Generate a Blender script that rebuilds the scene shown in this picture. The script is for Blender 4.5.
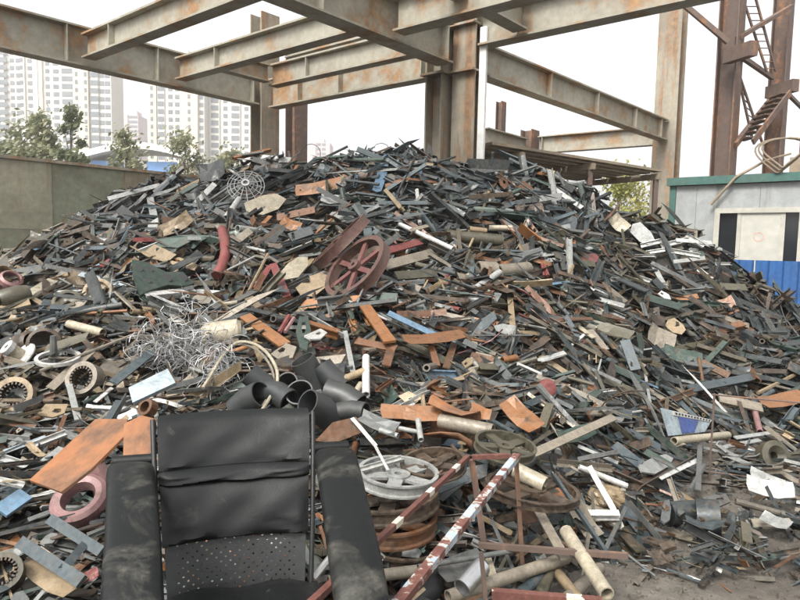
import bpy, math, random
import numpy as np
from mathutils import Vector, Matrix
random.seed(7); RNG = np.random.default_rng(7)
for o in list(bpy.data.objects): bpy.data.objects.remove(o)
S = bpy.context.scene
COL = S.collection
V = Vector
# ------------------------------------------------------------------ camera
FPX, EYE, PITCH, ROLL = 640.0, V((0, 0, 1.6)), math.radians(5.0), 0.02
R0, U0 = V((1, 0, 0)), V((0, math.sin(PITCH), math.cos(PITCH)))
FW = V((0, math.cos(PITCH), -math.sin(PITCH)))
RC = math.cos(ROLL) * R0 + math.sin(ROLL) * U0
UC = -math.sin(ROLL) * R0 + math.cos(ROLL) * U0
cam = bpy.data.objects.new('camera', bpy.data.cameras.new('camera')); COL.objects.link(cam)
cam.data.sensor_width = 36; cam.data.lens = 36 * FPX / 800
cam.data.clip_start = 0.05; cam.data.clip_end = 3000
cam.matrix_world = Matrix(((RC.x, UC.x, -FW.x, EYE.x), (RC.y, UC.y, -FW.y, EYE.y), (RC.z, UC.z, -FW.z, EYE.z), (0, 0, 0, 1)))
S.camera = cam
# ------------------------------------------------------------------ sky, sun, exposure
SUN_EL, SUN_AZ = math.radians(52), math.radians(212)      # azimuth clockwise from +Y: behind the camera, to its left
w = bpy.data.worlds.new('World'); S.world = w; w.use_nodes = True
nt = w.node_tree; nt.nodes.clear()
sky = nt.nodes.new('ShaderNodeTexSky'); sky.sky_type = 'NISHITA'; sky.sun_disc = False
sky.sun_elevation = SUN_EL; sky.sun_rotation = SUN_AZ
sky.air_density = 1.0; sky.dust_density = 5.0; sky.ozone_density = 0.6
hs = nt.nodes.new('ShaderNodeHueSaturation'); hs.inputs['Saturation'].default_value = 0.14
bg = nt.nodes.new('ShaderNodeBackground'); bg.inputs['Strength'].default_value = 0.15
wo = nt.nodes.new('ShaderNodeOutputWorld')
nt.links.new(sky.outputs[0], hs.inputs['Color']); nt.links.new(hs.outputs[0], bg.inputs[0]); nt.links.new(bg.outputs[0], wo.inputs[0])
sl = bpy.data.lights.new('sun', 'SUN'); sl.energy = 1.15; sl.angle = math.radians(14); sl.color = (1.0, 0.95, 0.87)
sun = bpy.data.objects.new('sun', sl); COL.objects.link(sun)
sd = V((math.sin(SUN_AZ) * math.cos(SUN_EL), math.cos(SUN_AZ) * math.cos(SUN_EL), math.sin(SUN_EL)))
sun.rotation_euler = sd.to_track_quat('Z', 'Y').to_euler(); sun.location = sd * 60
S.view_settings.view_transform = 'Standard'; S.view_settings.look = 'None'
S.view_settings.gamma = 1; S.view_settings.use_curve_mapping = False
S.view_settings.exposure = 1.42
S.cycles.max_bounces = 6; S.cycles.diffuse_bounces = 3; S.cycles.volume_bounces = 0
# ------------------------------------------------------------------ pixel helpers (photo pixels, 800 x 600)
def ray(px, py):
    return ((px - 400) / FPX * RC - (py - 300) / FPX * UC + FW)
def P(px, py, d):
    """point on the pixel's ray at distance d in front of the camera plane Y = d"""
    r = ray(px, py); return EYE + r * (d / r.y)
def lerp(a, b, t): return a + (b - a) * t
CR = np.array([(-9.0, 7.2, .7), (-8, 8.2, .85), (-7, 9.2, 1.05), (-6.25, 9.9, 1.15), (-5.2, 10.2, 1.55), (-4.4, 9.9, 2.1), (-3.0, 9.6, 2.45), (-.44, 9.3, 2.82),
               (1.16, 9.3, 2.78), (2.3, 9.3, 2.45), (3.4, 9.0, 1.95), (4.1, 8.8, 1.62), (4.8, 8.5, 1.08), (5.1, 8.3, .80), (6.0, 8.3, .30), (7.0, 8.3, .08), (12, 8.3, .05)])
FT = np.array([(-9, 1.6), (-3, 1.7), (-1.2, 2.0), (0, 2.3), (.8, 2.7), (1.5, 3.4), (2.2, 4.5), (3, 5.5), (4, 6.0), (6, 6.4), (12, 6.6)])
def heap_np(x, y):
    yc = np.interp(x, CR[:, 0], CR[:, 1]); zc = np.interp(x, CR[:, 0], CR[:, 2]); yf = np.interp(x, FT[:, 0], FT[:, 1])
    t = np.clip((y - yf) / (yc - yf), 0, 1)
    g = .62 * t + .38 * t ** 3
    back = np.clip((y - yc) / 3.4, 0, 1)
    z = zc * g * (.5 + .5 * np.cos(back * math.pi))
    amp = .03 + .07 * np.clip(z, 0, 1.3)
    z = z + amp * (np.sin(2.1 * x + 1.3 * y) * np.cos(1.7 * y - .9 * x + 1) + .6 * np.sin(4.3 * x - 2.7 * y + 2) * np.cos(3.9 * y + 1.1 * x) + .35 * np.sin(9.1 * x + 3 * y) * np.sin(8.3 * y - 2 * x)) * np.clip(z * 4, 0, 1)
    wall = 14.55 + (x + 3.13) * 1.2                      # the panel wall closes the heap off behind on the left
    z = np.where((y > wall - .15) & (x < -3), 0, z)
    return np.maximum(z, 0)
def heap(x, y): return float(heap_np(np.array([x]), np.array([y]))[0])
_TT = np.arange(1.2, 14, .03)
def hit(px, py, lift=0.0):
    r = ray(px, py); r = r / r.y
    zs = EYE.z + r.z * _TT - heap_np(EYE.x + r.x * _TT, EYE.y + _TT)
    k = np.nonzero(zs <= lift)[0]
    t = _TT[k[0]] if len(k) else 9.3
    return V((EYE.x + r.x * t, t, EYE.z + r.z * t)), t
def normal(x, y, e=.25):
    return V((-(heap(x + e, y) - heap(x - e, y)) / (2 * e), -(heap(x, y + e) - heap(x, y - e)) / (2 * e), 1)).normalized()
# ------------------------------------------------------------------ mesh collector
class MB:
    def __init__(s): s.v = []; s.f = []
    def add(s, vs, fs):
        n = len(s.v); s.v += [tuple(v) for v in vs]; s.f += [tuple(i + n for i in f) for f in fs]; return s
    def box(s, c, size, ax=None):
        c = V(c); ax = ax or (V((1, 0, 0)), V((0, 1, 0)), V((0, 0, 1)))
        vs = [c + ax[0] * (size[0] / 2 * i) + ax[1] * (size[1] / 2 * j) + ax[2] * (size[2] / 2 * k) for k in (-1, 1) for j in (-1, 1) for i in (-1, 1)]
        return s.add(vs, [(0, 2, 3, 1), (4, 5, 7, 6), (0, 1, 5, 4), (2, 6, 7, 3), (0, 4, 6, 2), (1, 3, 7, 5)])
    def extr(s, sec, p0, p1, up):
        """prism: section points (side, up) swept from p0 to p1"""
        p0, p1 = V(p0), V(p1); d = (p1 - p0).normalized(); sd_ = d.cross(V(up)).normalized(); u = sd_.cross(d)
        n = len(sec)
        vs = [p + sd_ * a + u * b for p in (p0, p1) for a, b in sec]
        return s.add(vs, [tuple(range(n)), tuple(range(2 * n - 1, n - 1, -1))] + [(i, i + n, (i + 1) % n + n, (i + 1) % n) for i in range(n)])
    def prism(s, poly, ax, o, th):
        """flat polygon (a, b) in the plane of ax[0], ax[1] at o, thickness th along ax[2]"""
        o = V(o); n = len(poly)
        vs = [o + ax[0] * a + ax[1] * b + ax[2] * (th * k) for k in (-.5, .5) for a, b in poly]
        return s.add(vs, [tuple(range(n - 1, -1, -1)), tuple(range(n, 2 * n))] + [(i, (i + 1) % n, (i + 1) % n + n, i + n) for i in range(n)])
    def _frames(s, pts):
        pts = [V(p) for p in pts]; out = []; prev = None
        for i, p in enumerate(pts):
            d = (pts[min(i + 1, len(pts) - 1)] - pts[max(i - 1, 0)]).normalized()
            a = prev - d * prev.dot(d) if prev is not None else None
            if a is None or a.length < 1e-4:
                a = d.orthogonal()
            a = a.normalized(); prev = a; out.append((p, a, d.cross(a)))
        return out
    def tube(s, pts, r, n=6, closed=False):
        fr = s._frames(pts); m = len(fr); rr = r if isinstance(r, (list, tuple)) else [r] * m
        vs = [p + (a * math.cos(2 * math.pi * k / n) + b * math.sin(2 * math.pi * k / n)) * rr[i] for i, (p, a, b) in enumerate(fr) for k in range(n)]
        fs = [(i * n + k, i * n + (k + 1) % n, ((i + 1) % m) * n + (k + 1) % n, ((i + 1) % m) * n + k) for i in range(m if closed else m - 1) for k in range(n)]
        if not closed: fs += [tuple(range(n - 1, -1, -1)), tuple(range((m - 1) * n, m * n))]
        return s.add(vs, fs)
    def hollow(s, pts, r, t, n=12):
        fr = s._frames(pts); m = len(fr)
        vs = [p + (a * math.cos(2 * math.pi * k / n) + b * math.sin(2 * math.pi * k / n)) * q for q in (r, r - t) for (p, a, b) in fr for k in range(n)]
        N = m * n; fs = []
        for i in range(m - 1):
            for k in range(n):
                a, b, c, d = i * n + k, i * n + (k + 1) % n, (i + 1) * n + (k + 1) % n, (i + 1) * n + k
                fs += [(a, b, c, d), (N + d, N + c, N + b, N + a)]
        for k in range(n):
            a, b = k, (k + 1) % n; fs.append((a, N + a, N + b, b))
            a, b = (m - 1) * n + k, (m - 1) * n + (k + 1) % n; fs.append((a, b, N + b, N + a))
        return s.add(vs, fs)
    def lathe(s, prof, c, axis, n=24):
        """closed profile of (radius, height) turned about axis"""
        c = V(c); ax = V(axis).normalized(); a = ax.orthogonal().normalized(); b = ax.cross(a); m = len(prof)
        vs = [c + ax * h + (a * math.cos(2 * math.pi * k / n) + b * math.sin(2 * math.pi * k / n)) * r for k in range(n) for r, h in prof]
        return s.add(vs, [(k * m + i, ((k + 1) % n) * m + i, ((k + 1) % n) * m + (i + 1) % m, k * m + (i + 1) % m) for k in range(n) for i in range(m)])
    def mesh(s, name, mat=None, smooth=False):
        me = bpy.data.meshes.new(name); me.from_pydata(s.v, [], s.f)
        if mat: me.materials.append(mat)
        if smooth:
            me.polygons.foreach_set('use_smooth', [True] * len(me.polygons)); me.update(calc_edges=True); me.set_sharp_from_angle(angle=math.radians(38))
        me.update(); return me
    def build(s, name, mat, parent=None, smooth=False, color=None):
        return link(name, s.mesh(name, mat, smooth), parent, color)
def link(name, me, parent=None, color=None):
    o = bpy.data.objects.new(name, me); COL.objects.link(o)
    if parent: o.parent = parent
    if color: o.color = color
    return o
def empty(name, loc=(0, 0, 0), rz=0):
    o = bpy.data.objects.new(name, None); COL.objects.link(o); o.location = loc; o.rotation_euler = (0, 0, rz); o.empty_display_size = .1; return o
def tag(o, label=None, cat=None, group=None, kind=None):
    for k, v in (('label', label), ('category', cat), ('group', group), ('kind', kind)):
        if v: o[k] = v
    return o
def H(w, h, tf, tw):          # H section
    a, b = w / 2, tw / 2; return [(-a, 0), (a, 0), (a, tf), (b, tf), (b, h - tf), (a, h - tf), (a, h), (-a, h), (-a, h - tf), (-b, h - tf), (-b, tf), (-a, tf)]
def RECT(w, h): return [(-w / 2, -h / 2), (w / 2, -h / 2), (w / 2, h / 2), (-w / 2, h / 2)]
# ------------------------------------------------------------------ materials
def new_mat(name):
    m = bpy.data.materials.new(name); m.use_nodes = True; t = m.node_tree; b = t.nodes['Principled BSDF']; return m, t, b
def N(t, kind, **kw):
    n = t.nodes.new(kind)
    for k, v in kw.items():
        if k in n.inputs: n.inputs[k].default_value = v
        else: setattr(n, k, v)
    return n
def noise(t, vec, scale, detail=5, rough=.6, dist=0):
    n = N(t, 'ShaderNodeTexNoise', Scale=scale, Detail=detail, Roughness=rough, Distortion=dist); t.links.new(vec, n.inputs['Vector']); return n.outputs['Fac']
def ramp(t, fac, stops):
    r = t.nodes.new('ShaderNodeValToRGB'); e = r.color_ramp.elements
    while len(e) < len(stops): e.new(.5)
    for x, (p, c) in zip(e, stops):
        x.position = p; x.color = c if len(c) == 4 else (*c, 1)
    t.links.new(fac, r.inputs[0]); return r.outputs[0]
def mix(t, fac, a, b, mode='MIX'):
    n = t.nodes.new('ShaderNodeMix'); n.data_type = 'RGBA'; n.blend_type = mode
    for sock, val in ((n.inputs['Factor'], fac), (n.inputs['A'], a), (n.inputs['B'], b)):
        if hasattr(val, 'is_linked'): t.links.new(val, sock)
        else: sock.default_value = val if not isinstance(val, tuple) or len(val) == 4 else (*val, 1)
    return n.outputs['Result']
def mth(t, op, a, b=None):
    n = t.nodes.new('ShaderNodeMath'); n.operation = op
    for i, v in enumerate((a, b)):
        if v is None: continue
        if hasattr(v, 'is_linked'): t.links.new(v, n.inputs[i])
        else: n.inputs[i].default_value = v
    return n.outputs[0]
def g3(v): return (v, v, v, 1)
def pos(t, scale=None):
    p = t.nodes.new('ShaderNodeNewGeometry').outputs['Position']
    if scale is None: return p
    m = N(t, 'ShaderNodeMapping'); m.inputs['Scale'].default_value = scale; t.links.new(p, m.inputs['Vector']); return m.outputs[0]
def bump(t, b, h, strength=.3, dist=.01):
    n = N(t, 'ShaderNodeBump', Strength=strength, Distance=dist); t.links.new(h, n.inputs['Height']); t.links.new(n.outputs[0], b.inputs['Normal'])
def painted(name, color, rust=.3, rough=.6, metal=0., scale=3., streak=False, dirt=.35, rustcol=((.10, .045, .02), (.30, .13, .05))):
    """worn painted or bare metal: colour, blotchy rust, dirt, fine relief"""
    m, t, b = new_mat(name); p = pos(t); ps = pos(t, (3.2, 3.2, .45)) if streak else p
    n1 = noise(t, ps, scale, 7, .68); n2 = noise(t, p, scale * 6, 5, .7); n3 = noise(t, p, scale * .5, 4, .6)
    lo = .78 - rust * .55
    f = ramp(t, mth(t, 'ADD', mth(t, 'MULTIPLY', n1, .8), mth(t, 'MULTIPLY', n2, .2)), [(lo, g3(0)), (lo + .10, g3(1))])
    rc = ramp(t, n2, [(.3, rustcol[0]), (.7, rustcol[1])])
    base = mix(t, ramp(t, n3, [(.35, g3(0)), (.7, g3(dirt))]), color, (.10, .085, .065), 'MIX')
    base = mix(t, 1.0, base, ramp(t, n2, [(.25, g3(.72)), (.75, g3(1.15))]), 'MULTIPLY')
    t.links.new(mix(t, f, base, rc), b.inputs['Base Color'])
    t.links.new(ramp(t, n1, [(.3, g3(rough - .12)), (.7, g3(min(1, rough + .2)))]), b.inputs['Roughness'])
    b.inputs['Metallic'].default_value = metal
    bump(t, b, n2, .25, .006); return m
def scrap_mat(name, attr):
    m, t, b = new_mat(name); p = pos(t)
    if attr:
        a = N(t, 'ShaderNodeAttribute', attribute_name='tint'); colr, alpha = a.outputs['Color'], a.outputs['Alpha']
    else:
        a = t.nodes.new('ShaderNodeObjectInfo'); colr, alpha = a.outputs['Color'], a.outputs['Alpha']
    n1 = noise(t, p, 7, 6, .68); n2 = noise(t, p, 38, 4, .7); n3 = noise(t, p, 16, 3, .6, 1.5)
    f = mth(t, 'ADD', mth(t, 'MULTIPLY', n1, .6), mth(t, 'MULTIPLY', n2, .4))
    f = mth(t, 'ADD', f, mth(t, 'MULTIPLY', mth(t, 'SUBTRACT', alpha, .5), .5))
    f = ramp(t, f, [(.50, g3(0)), (.62, g3(.9))])
    rc = ramp(t, n3, [(.3, (.026, .019, .014)), (.55, (.074, .050, .031)), (.75, (.14, .085, .047))])
    base = mix(t, 1.0, colr, ramp(t, mth(t, 'ADD', mth(t, 'MULTIPLY', n1, .5), mth(t, 'MULTIPLY', n2, .5)), [(.28, g3(.35)), (.72, g3(1.4))]), 'MULTIPLY')
    base = mix(t, ramp(t, n3, [(.45, g3(0)), (.8, g3(.4))]), base, (.15, .13, .10))
    t.links.new(mix(t, f, base, rc), b.inputs['Base Color'])
    t.links.new(ramp(t, n3, [(.3, g3(.26)), (.7, g3(.72))]), b.inputs['Roughness'])
    b.inputs['Metallic'].default_value = .15
    bump(t, b, n2, .35, .006); return m
def plain(name, color, rough=.6, metal=0., var=.25, scale=12., bmp=.2):
    m, t, b = new_mat(name); p = pos(t); n1 = noise(t, p, scale, 6, .65); n2 = noise(t, p, scale * .25, 3)
    c = mix(t, 1.0, tuple(color), ramp(t, n1, [(.25, g3(1 - var)), (.75, g3(1 + var))]), 'MULTIPLY')
    c = mix(t, 1.0, c, ramp(t, n2, [(.3, g3(1 - var * .6)), (.7, g3(1 + var * .4))]), 'MULTIPLY')
    t.links.new(c, b.inputs['Base Color']); b.inputs['Roughness'].default_value = rough; b.inputs['Metallic'].default_value = metal
    bump(t, b, n1, bmp, .008); return m
M = {}
M['scrap'] = scrap_mat('scrap_metal', False); M['scrap_small'] = scrap_mat('small_scrap_metal', True)
M['beam'] = painted('faded_grey_green_steel', (.345, .325, .26), .50, .6, 0, 1.5, False, .4, ((.17, .10, .05), (.35, .205, .10)))
M['column'] = painted('weathered_grey_steel', (.30, .27, .21), .55, .65, 0, 1.3, True, .55, ((.14, .085, .05), (.31, .19, .105)))
M['rustcol'] = painted('rusty_red_steel', (.105, .068, .054), .5, .7, 0, 1.2, True, .4, ((.10, .045, .025), (.28, .14, .07)))
M['panel'] = painted('stained_green_panel', (.31, .295, .215), .46, .75, 0, 1.6, True, .7, ((.13, .10, .062), (.27, .215, .13)))
M['panelbrown'] = painted('brown_stained_panel', (.30, .26, .18), .52, .75, 0, 1.4, True, .8, ((.12, .085, .05), (.25, .18, .10)))
M['panelgreen'] = painted('mossy_stained_panel', (.25, .27, .19), .44, .75, 0, 1.8, True, .75, ((.14, .115, .07), (.29, .235, .15)))
M['house'] = painted('stained_white_panel', (.34, .36, .355), .42, .6, 0, .8, True, .30, ((.09, .088, .08), (.20, .195, .17)))
M['teal'] = painted('teal_paint', (.045, .135, .115), .2, .5, 0, 2, False, .3)
M['cream'] = plain('cream_board', (.45, .44, .385), .6, 0, .12, 5)
M['frame'] = plain('pale_window_frame', (.42, .405, .35), .5, 0, .15, 8)
M['bluefence'] = painted('blue_sheet_paint', (.03, .13, .36), .12, .45, 0, 2, True, .25)
M['deck'] = painted('old_deck_boards', (.27, .22, .155), .4, .8, 0, 3, False, .4, ((.12, .08, .05), (.30, .20, .11)))
M['tower'] = plain('pale_tower_render', (.58, .555, .50), .8, 0, .05, .3, 0)
M['towercream'] = plain('cream_tower_render', (.60, .53, .41), .8, 0, .05, .3, 0)
M['towerpink'] = plain('pinkish_tower_render', (.52, .42, .42), .8, 0, .06, .3, 0)
M['glass'] = plain('dull_window_glass', (.15, .165, .175), .3, 0, .15, .4, 0)
M['darkglass'] = plain('dark_window_glass', (.02, .022, .025), .15, 0, .3, 2, 0)
M['bark'] = plain('bark', (.10, .085, .07), .9, 0, .3, 6)
M['canopyblue'] = plain('blue_canopy_panel', (.15, .30, .58), .5, 0, .1, 1)
M['white'] = plain('white_paint', (.70, .70, .67), .5, 0, .12, 9)
M['leather'] = None
def leaf_mat(name, c1, c2):
    m, t, b = new_mat(name); p = pos(t); n = noise(t, p, 1.3, 3); n2 = noise(t, p, 9, 2)
    c = mix(t, ramp(t, n, [(.35, g3(0)), (.65, g3(1))]), c1, c2); c = mix(t, 1.0, c, ramp(t, n2, [(.3, g3(.7)), (.7, g3(1.25))]), 'MULTIPLY')
    t.links.new(c, b.inputs['Base Color']); b.inputs['Roughness'].default_value = .6
    tr = t.nodes.new('ShaderNodeBsdfTranslucent'); t.links.new(c, tr.inputs[0]); ms = t.nodes.new('ShaderNodeMixShader'); ms.inputs[0].default_value = .35
    t.links.new(b.outputs[0], ms.inputs[1]); t.links.new(tr.outputs[0], ms.inputs[2]); t.links.new(ms.outputs[0], t.nodes['Material Output'].inputs[0]); return m
M['leafgrey'] = leaf_mat('greyish_leaves', (.16, .18, .10), (.29, .29, .17)); M['leafgreen'] = leaf_mat('green_leaves', (.06, .10, .04), (.13, .17, .07))
M['leafslim'] = leaf_mat('dull_green_leaves', (.10, .13, .065), (.19, .21, .11)); M['leafyellow'] = leaf_mat('yellow_green_leaves', (.22, .24, .06), (.36, .33, .10))
def leather(name='worn_black_leather', lo=.64, sc=9, dust=(.075, .072, .058)):
    m, t, b = new_mat(name); p = pos(t); n1 = noise(t, p, sc, 6, .65, .6); n2 = noise(t, p, 220, 3); n3 = noise(t, p, 28, 5, .7)
    f = ramp(t, n1, [(lo, g3(0)), (lo + .18, g3(.8))]); f = mth(t, 'MULTIPLY', f, ramp(t, n3, [(.35, g3(.2)), (.65, g3(1))]))
    c = mix(t, f, (.0045, .0055, .0052), dust); t.links.new(c, b.inputs['Base Color'])
    t.links.new(ramp(t, n3, [(.3, g3(.34)), (.7, g3(.54))]), b.inputs['Roughness'])
    h = mth(t, 'ADD', mth(t, 'MULTIPLY', n2, .35), mth(t, 'MULTIPLY', n1, .45)); bump(t, b, h, .20, .010); b.inputs['Specular IOR Level'].default_value = .28; return m
M['leather'] = leather(); M['dustyleather'] = leather('dusty_black_leather', .51, 5.5, (.10, .095, .078))
M['blackplastic'] = plain('black_plastic', (.008, .009, .009), .5, 0, .25, 30)
M['blackpipe'] = painted('black_coated_pipe', (.022, .026, .027), .10, .45, 0, 5, False, .25)
M['chrome'] = plain('dull_chrome', (.5, .5, .5), .3, .9, .15, 20)
M['wire'] = plain('pale_galvanised_wire', (.30, .30, .295), .5, .3, .3, 20)
def striped():
    m, t, b = new_mat('red_white_striped_paint'); tc = N(t, 'ShaderNodeTexCoord'); sp = t.nodes.new('ShaderNodeSeparateXYZ'); t.links.new(tc.outputs['Object'], sp.inputs[0])
    p = pos(t); n = noise(t, p, 22, 5, .7); n2 = noise(t, p, 55, 4, .7)
    x = mth(t, 'ADD', sp.outputs[0], mth(t, 'MULTIPLY', mth(t, 'SUBTRACT', n, .5), .05))
    k = mth(t, 'FRACT', mth(t, 'DIVIDE', x, .33))
    st = ramp(t, k, [(.0, g3(0)), (.80, g3(0)), (.81, g3(1)), (1, g3(1))])
    red = ramp(t, n2, [(.3, (.07, .03, .022)), (.62, (.135, .05, .038)), (.72, (.20, .11, .075))])
    wht = ramp(t, n2, [(.3, (.45, .42, .34)), (.6, (.54, .50, .42)), (.72, (.30, .16, .10))])
    t.links.new(mix(t, st, red, wht), b.inputs['Base Color']); b.inputs['Roughness'].default_value = .6; bump(t, b, n2, .3, .004); return m
M['striped'] = striped()
def striped_blue():
    m, t, b = new_mat('peeling_pale_blue_and_red_paint'); p = pos(t); n = noise(t, p, 12, 6, .7); n2 = noise(t, p, 45, 4, .7)
    c = ramp(t, n, [(.34, (.09, .035, .028)), (.49, (.14, .055, .042)), (.52, (.42, .40, .34)), (.56, (.25, .32, .40)), (.66, (.42, .47, .50))])
    t.links.new(mix(t, ramp(t, n2, [(.58, g3(0)), (.68, g3(.8))]), c, (.20, .10, .06)), b.inputs['Base Color']); b.inputs['Roughness'].default_value = .6; bump(t, b, n2, .3, .004); return m
M['stripedblue'] = striped_blue()
def dirt():
    m, t, b = new_mat('littered_dirt'); p = pos(t); n = noise(t, p, 1.1, 6, .65); n2 = noise(t, p, 14, 6, .7); n3 = noise(t, p, 60, 3, .7)
    c = ramp(t, n, [(.3, (.062, .054, .044)), (.5, (.098, .085, .069)), (.7, (.135, .122, .102))])
    c = mix(t, 1.0, c, ramp(t, n2, [(.25, g3(.55)), (.75, g3(1.35))]), 'MULTIPLY'); t.links.new(c, b.inputs['Base Color']); b.inputs['Roughness'].default_value = .95
    bump(t, b, mth(t, 'ADD', n2, mth(t, 'MULTIPLY', n3, .4)), .8, .03); return m
M['dirt'] = dirt()
M['orangesheet'] = painted('streaked_orange_rust', (.25, .10, .036), .60, .7, 0, 4., False, .45, ((.06, .032, .02), (.17, .085, .042)))
M['core'] = plain('dark_gap_shade', (.022, .019, .016), .95, 0, .5, 14, 1.)  # near-black core: shade in the gaps between scrap pieces put into its colour
# ------------------------------------------------------------------ ground and the heap's core
def grid(xs, ys, zf):
    nx, ny = len(xs), len(ys); X, Y = np.meshgrid(xs, ys); Z = zf(X, Y); mb = MB()
    mb.v = [tuple(p) for p in np.stack([X, Y, Z], -1).reshape(-1, 3).tolist()]
    mb.f = [(j * nx + i, j * nx + i + 1, (j + 1) * nx + i + 1, (j + 1) * nx + i) for j in range(ny - 1) for i in range(nx - 1)]
    return mb
def axis(near, far, n1, n2):
    a = np.linspace(near[0], near[1], n1); l = near[0] - np.geomspace(1, far, n2)[::-1]; r = near[1] + np.geomspace(1, far, n2); return np.concatenate([l, a, r])
gz = lambda X, Y: .022 * np.sin(3.1 * X + 1.7 * Y) * np.cos(2.3 * Y - X) + .012 * np.sin(7.7 * X - 5 * Y) - .03
tag(grid(axis((-12, 12), 560, 120, 10), axis((-4, 16), 560, 100, 10), gz).build('ground', M['dirt'], smooth=True), kind='structure')
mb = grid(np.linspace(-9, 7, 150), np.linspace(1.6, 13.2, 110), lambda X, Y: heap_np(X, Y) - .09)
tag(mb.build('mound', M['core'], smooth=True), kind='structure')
# ------------------------------------------------------------------ steel frame
U_, V_ = V((.64, .768, 0)), V((-.768, .64, 0))
ZB = 4.6
C1, C2, C3, C4 = V((.86, 11.4, 0)), V((-3.13, 14.73, 0)), V((7.4, 18.3, 0)), V((4.0, 20.6, 0))
frame = tag(empty('building_skeleton', (C1.x, C1.y, 0)), 'bare rusting steel building frame of columns and heavy beams above the heap', 'steel frame')
Fo = V((C1.x, C1.y, 0))
def beam(p, q, zb=ZB, h=.66, wd=.30, stiff=(), name='beam', mat='beam'):
    p, q = V(p) - Fo, V(q) - Fo; p.z = q.z = zb
    o = MB().extr(H(wd, h, .032, .02), p, q, (0, 0, 1)).build(name, M[mat], frame)
    d = (q - p).normalized(); s = d.cross(V((0, 0, 1)))
    for f in stiff:
        c = lerp(p, q, f)
        for sg in (-1, 1):
            MB().box(c + s * (sg * (wd / 4 + .004)) + V((0, 0, h / 2)), (wd / 2 - .02, .018, h - .07), (s, d, V((0, 0, 1)))).build('stiffener', M[mat], o)
    return o
def column(c, z1, w=.42, d=.36, ang=None, mat='column', z0=0.):
    c = V((c[0], c[1], 0)) - Fo; up = ang or V_
    o = MB().extr([(a, b - d / 2) for a, b in H(w, d, .03, .02)], c + V((0, 0, z0 - .05)), c + V((0, 0, z1)), up).build('column', M[mat], frame)
    return o
col1 = column(C1 - U_ * .02 + V_ * .27, 7.2); col2 = column(C1 + U_ * .12 - V_ * .24, 7.2, .46, .36, U_)
column(C2, 6.6, .5, .4); column(C3, 8.5, .62, .5, U_); column(C4, 5.25, .5, .4, V_, 'rustcol')
# splice plates and bolts where the beams meet the twin column
for zz in (4.55, 5.32):
    for cc in (C1 - U_ * .02 + V_ * .27, C1 + U_ * .12 - V_ * .24):
        MB().box(V((cc.x, cc.y, zz)) - Fo, (.56, .50, .035), (U_, V_, V((0, 0, 1)))).build('gusset_plate', M['column'], frame)
for k in range(7):
    q = C1 - U_ * .30 + V_ * .12 - Fo; MB().box((q.x, q.y, 4.72 + k * .075), (.05, .05, .045), (U_, V_, V((0, 0, 1)))).build('bolt', M['rustcol'], frame)
# along u: the outer beam on the left, the inner beam to the twin column, the right bay
beam(C2 - U_ * 9.5, C2 - U_ * .27, ZB, .68, .30, (.56, .742, .985))
beam(C1 - U_ * 9, C1 - U_ * .27, ZB + .05, .66, .34, (.66, .985))
beam(C1 + U_ * .40 - V_ * .15, C3 - (C3 - C1).normalized() * .28, ZB, .56, .28, (.28, .52, .76, .95))
beam(V((2.3, 18.6, 0)), C4 - U_ * .27, ZB - .15, .5, .28)
# across: purlins between the two long beams
def onB1(px):   # foot on the outer beam's line seen at that pixel column
    r = (px - 400) / FPX; s = (C2.x - r * C2.y) / (U_.x - r * U_.y); return C2 - U_ * s
for px, st in ((-75, ()), (88, (.2,)), (177, (.27,)),):
    a = onB1(px); beam(a - V_ * .17, a - V_ * 5.02, ZB + .12, .42, .24, st)
a = C2 - U_ * .9 - V_ * 1.4; beam(a, a - V_ * 3.6, ZB + .08, .42, .22, (.3,), mat='beam')
b = onB1(177) - V_ * 1.4; beam(b + U_ * .16, a - U_ * .14, ZB + .14, .34, .2)
beam(C2 - V_ * .3, C1 + V_ * .55, ZB - .06, .62, .28, (.22, .5, .98), 'beam')
# from the twin column towards the right, and the beams that join it overhead
beam(C1 - V_ * .5 + U_ * .1, C1 - V_ * 8 + U_ * .1, ZB + .34, .56, .30, (.10, .985))
q = C1 - V_ * 1.32; beam(q - U_ * .08, q - U_ * 6, ZB + .40, .46, .26)
q = C1 - U_ * 1.72; beam(q - V_ * .18, q - V_ * 5, ZB + .16, .52, .28)
beam(C1 + V_ * .5 + U_ * .5, C1 + V_ * 5 + U_ * .5, 5.75, .3, .2)
beam(C3 + V((-.30, .13, 0)), C4 + V((.28, -.12, 0)), ZB - .08, .52, .28, (.96,))
# pale strip hung on the column
MB().box(C1 + U_ * .05 - V_ * .56 + V((0, 0, 3.75)) - Fo, (.05, .13, 3.0), (U_, V_, V((0, 0, 1)))).build('cladding_strip', M['white'], frame)
# rusty columns standing behind
back = [(296, 19, .50, 7.5), (498, 21, .28, 6.2)]
for px, d, wd, z in back:
    p = P(px, 200, d); c = tag(MB().extr([(a, b - wd * .4) for a, b in H(wd, wd * .8, .03, .03)], (p.x, p.y, -.05), (p.x, p.y, z), V_).build('steel_column', M['rustcol']),
        'lone rust red steel column behind the heap ' + ('beside the panel wall end' if px < 400 else 'right behind the twin grey column'), 'column')
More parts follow.
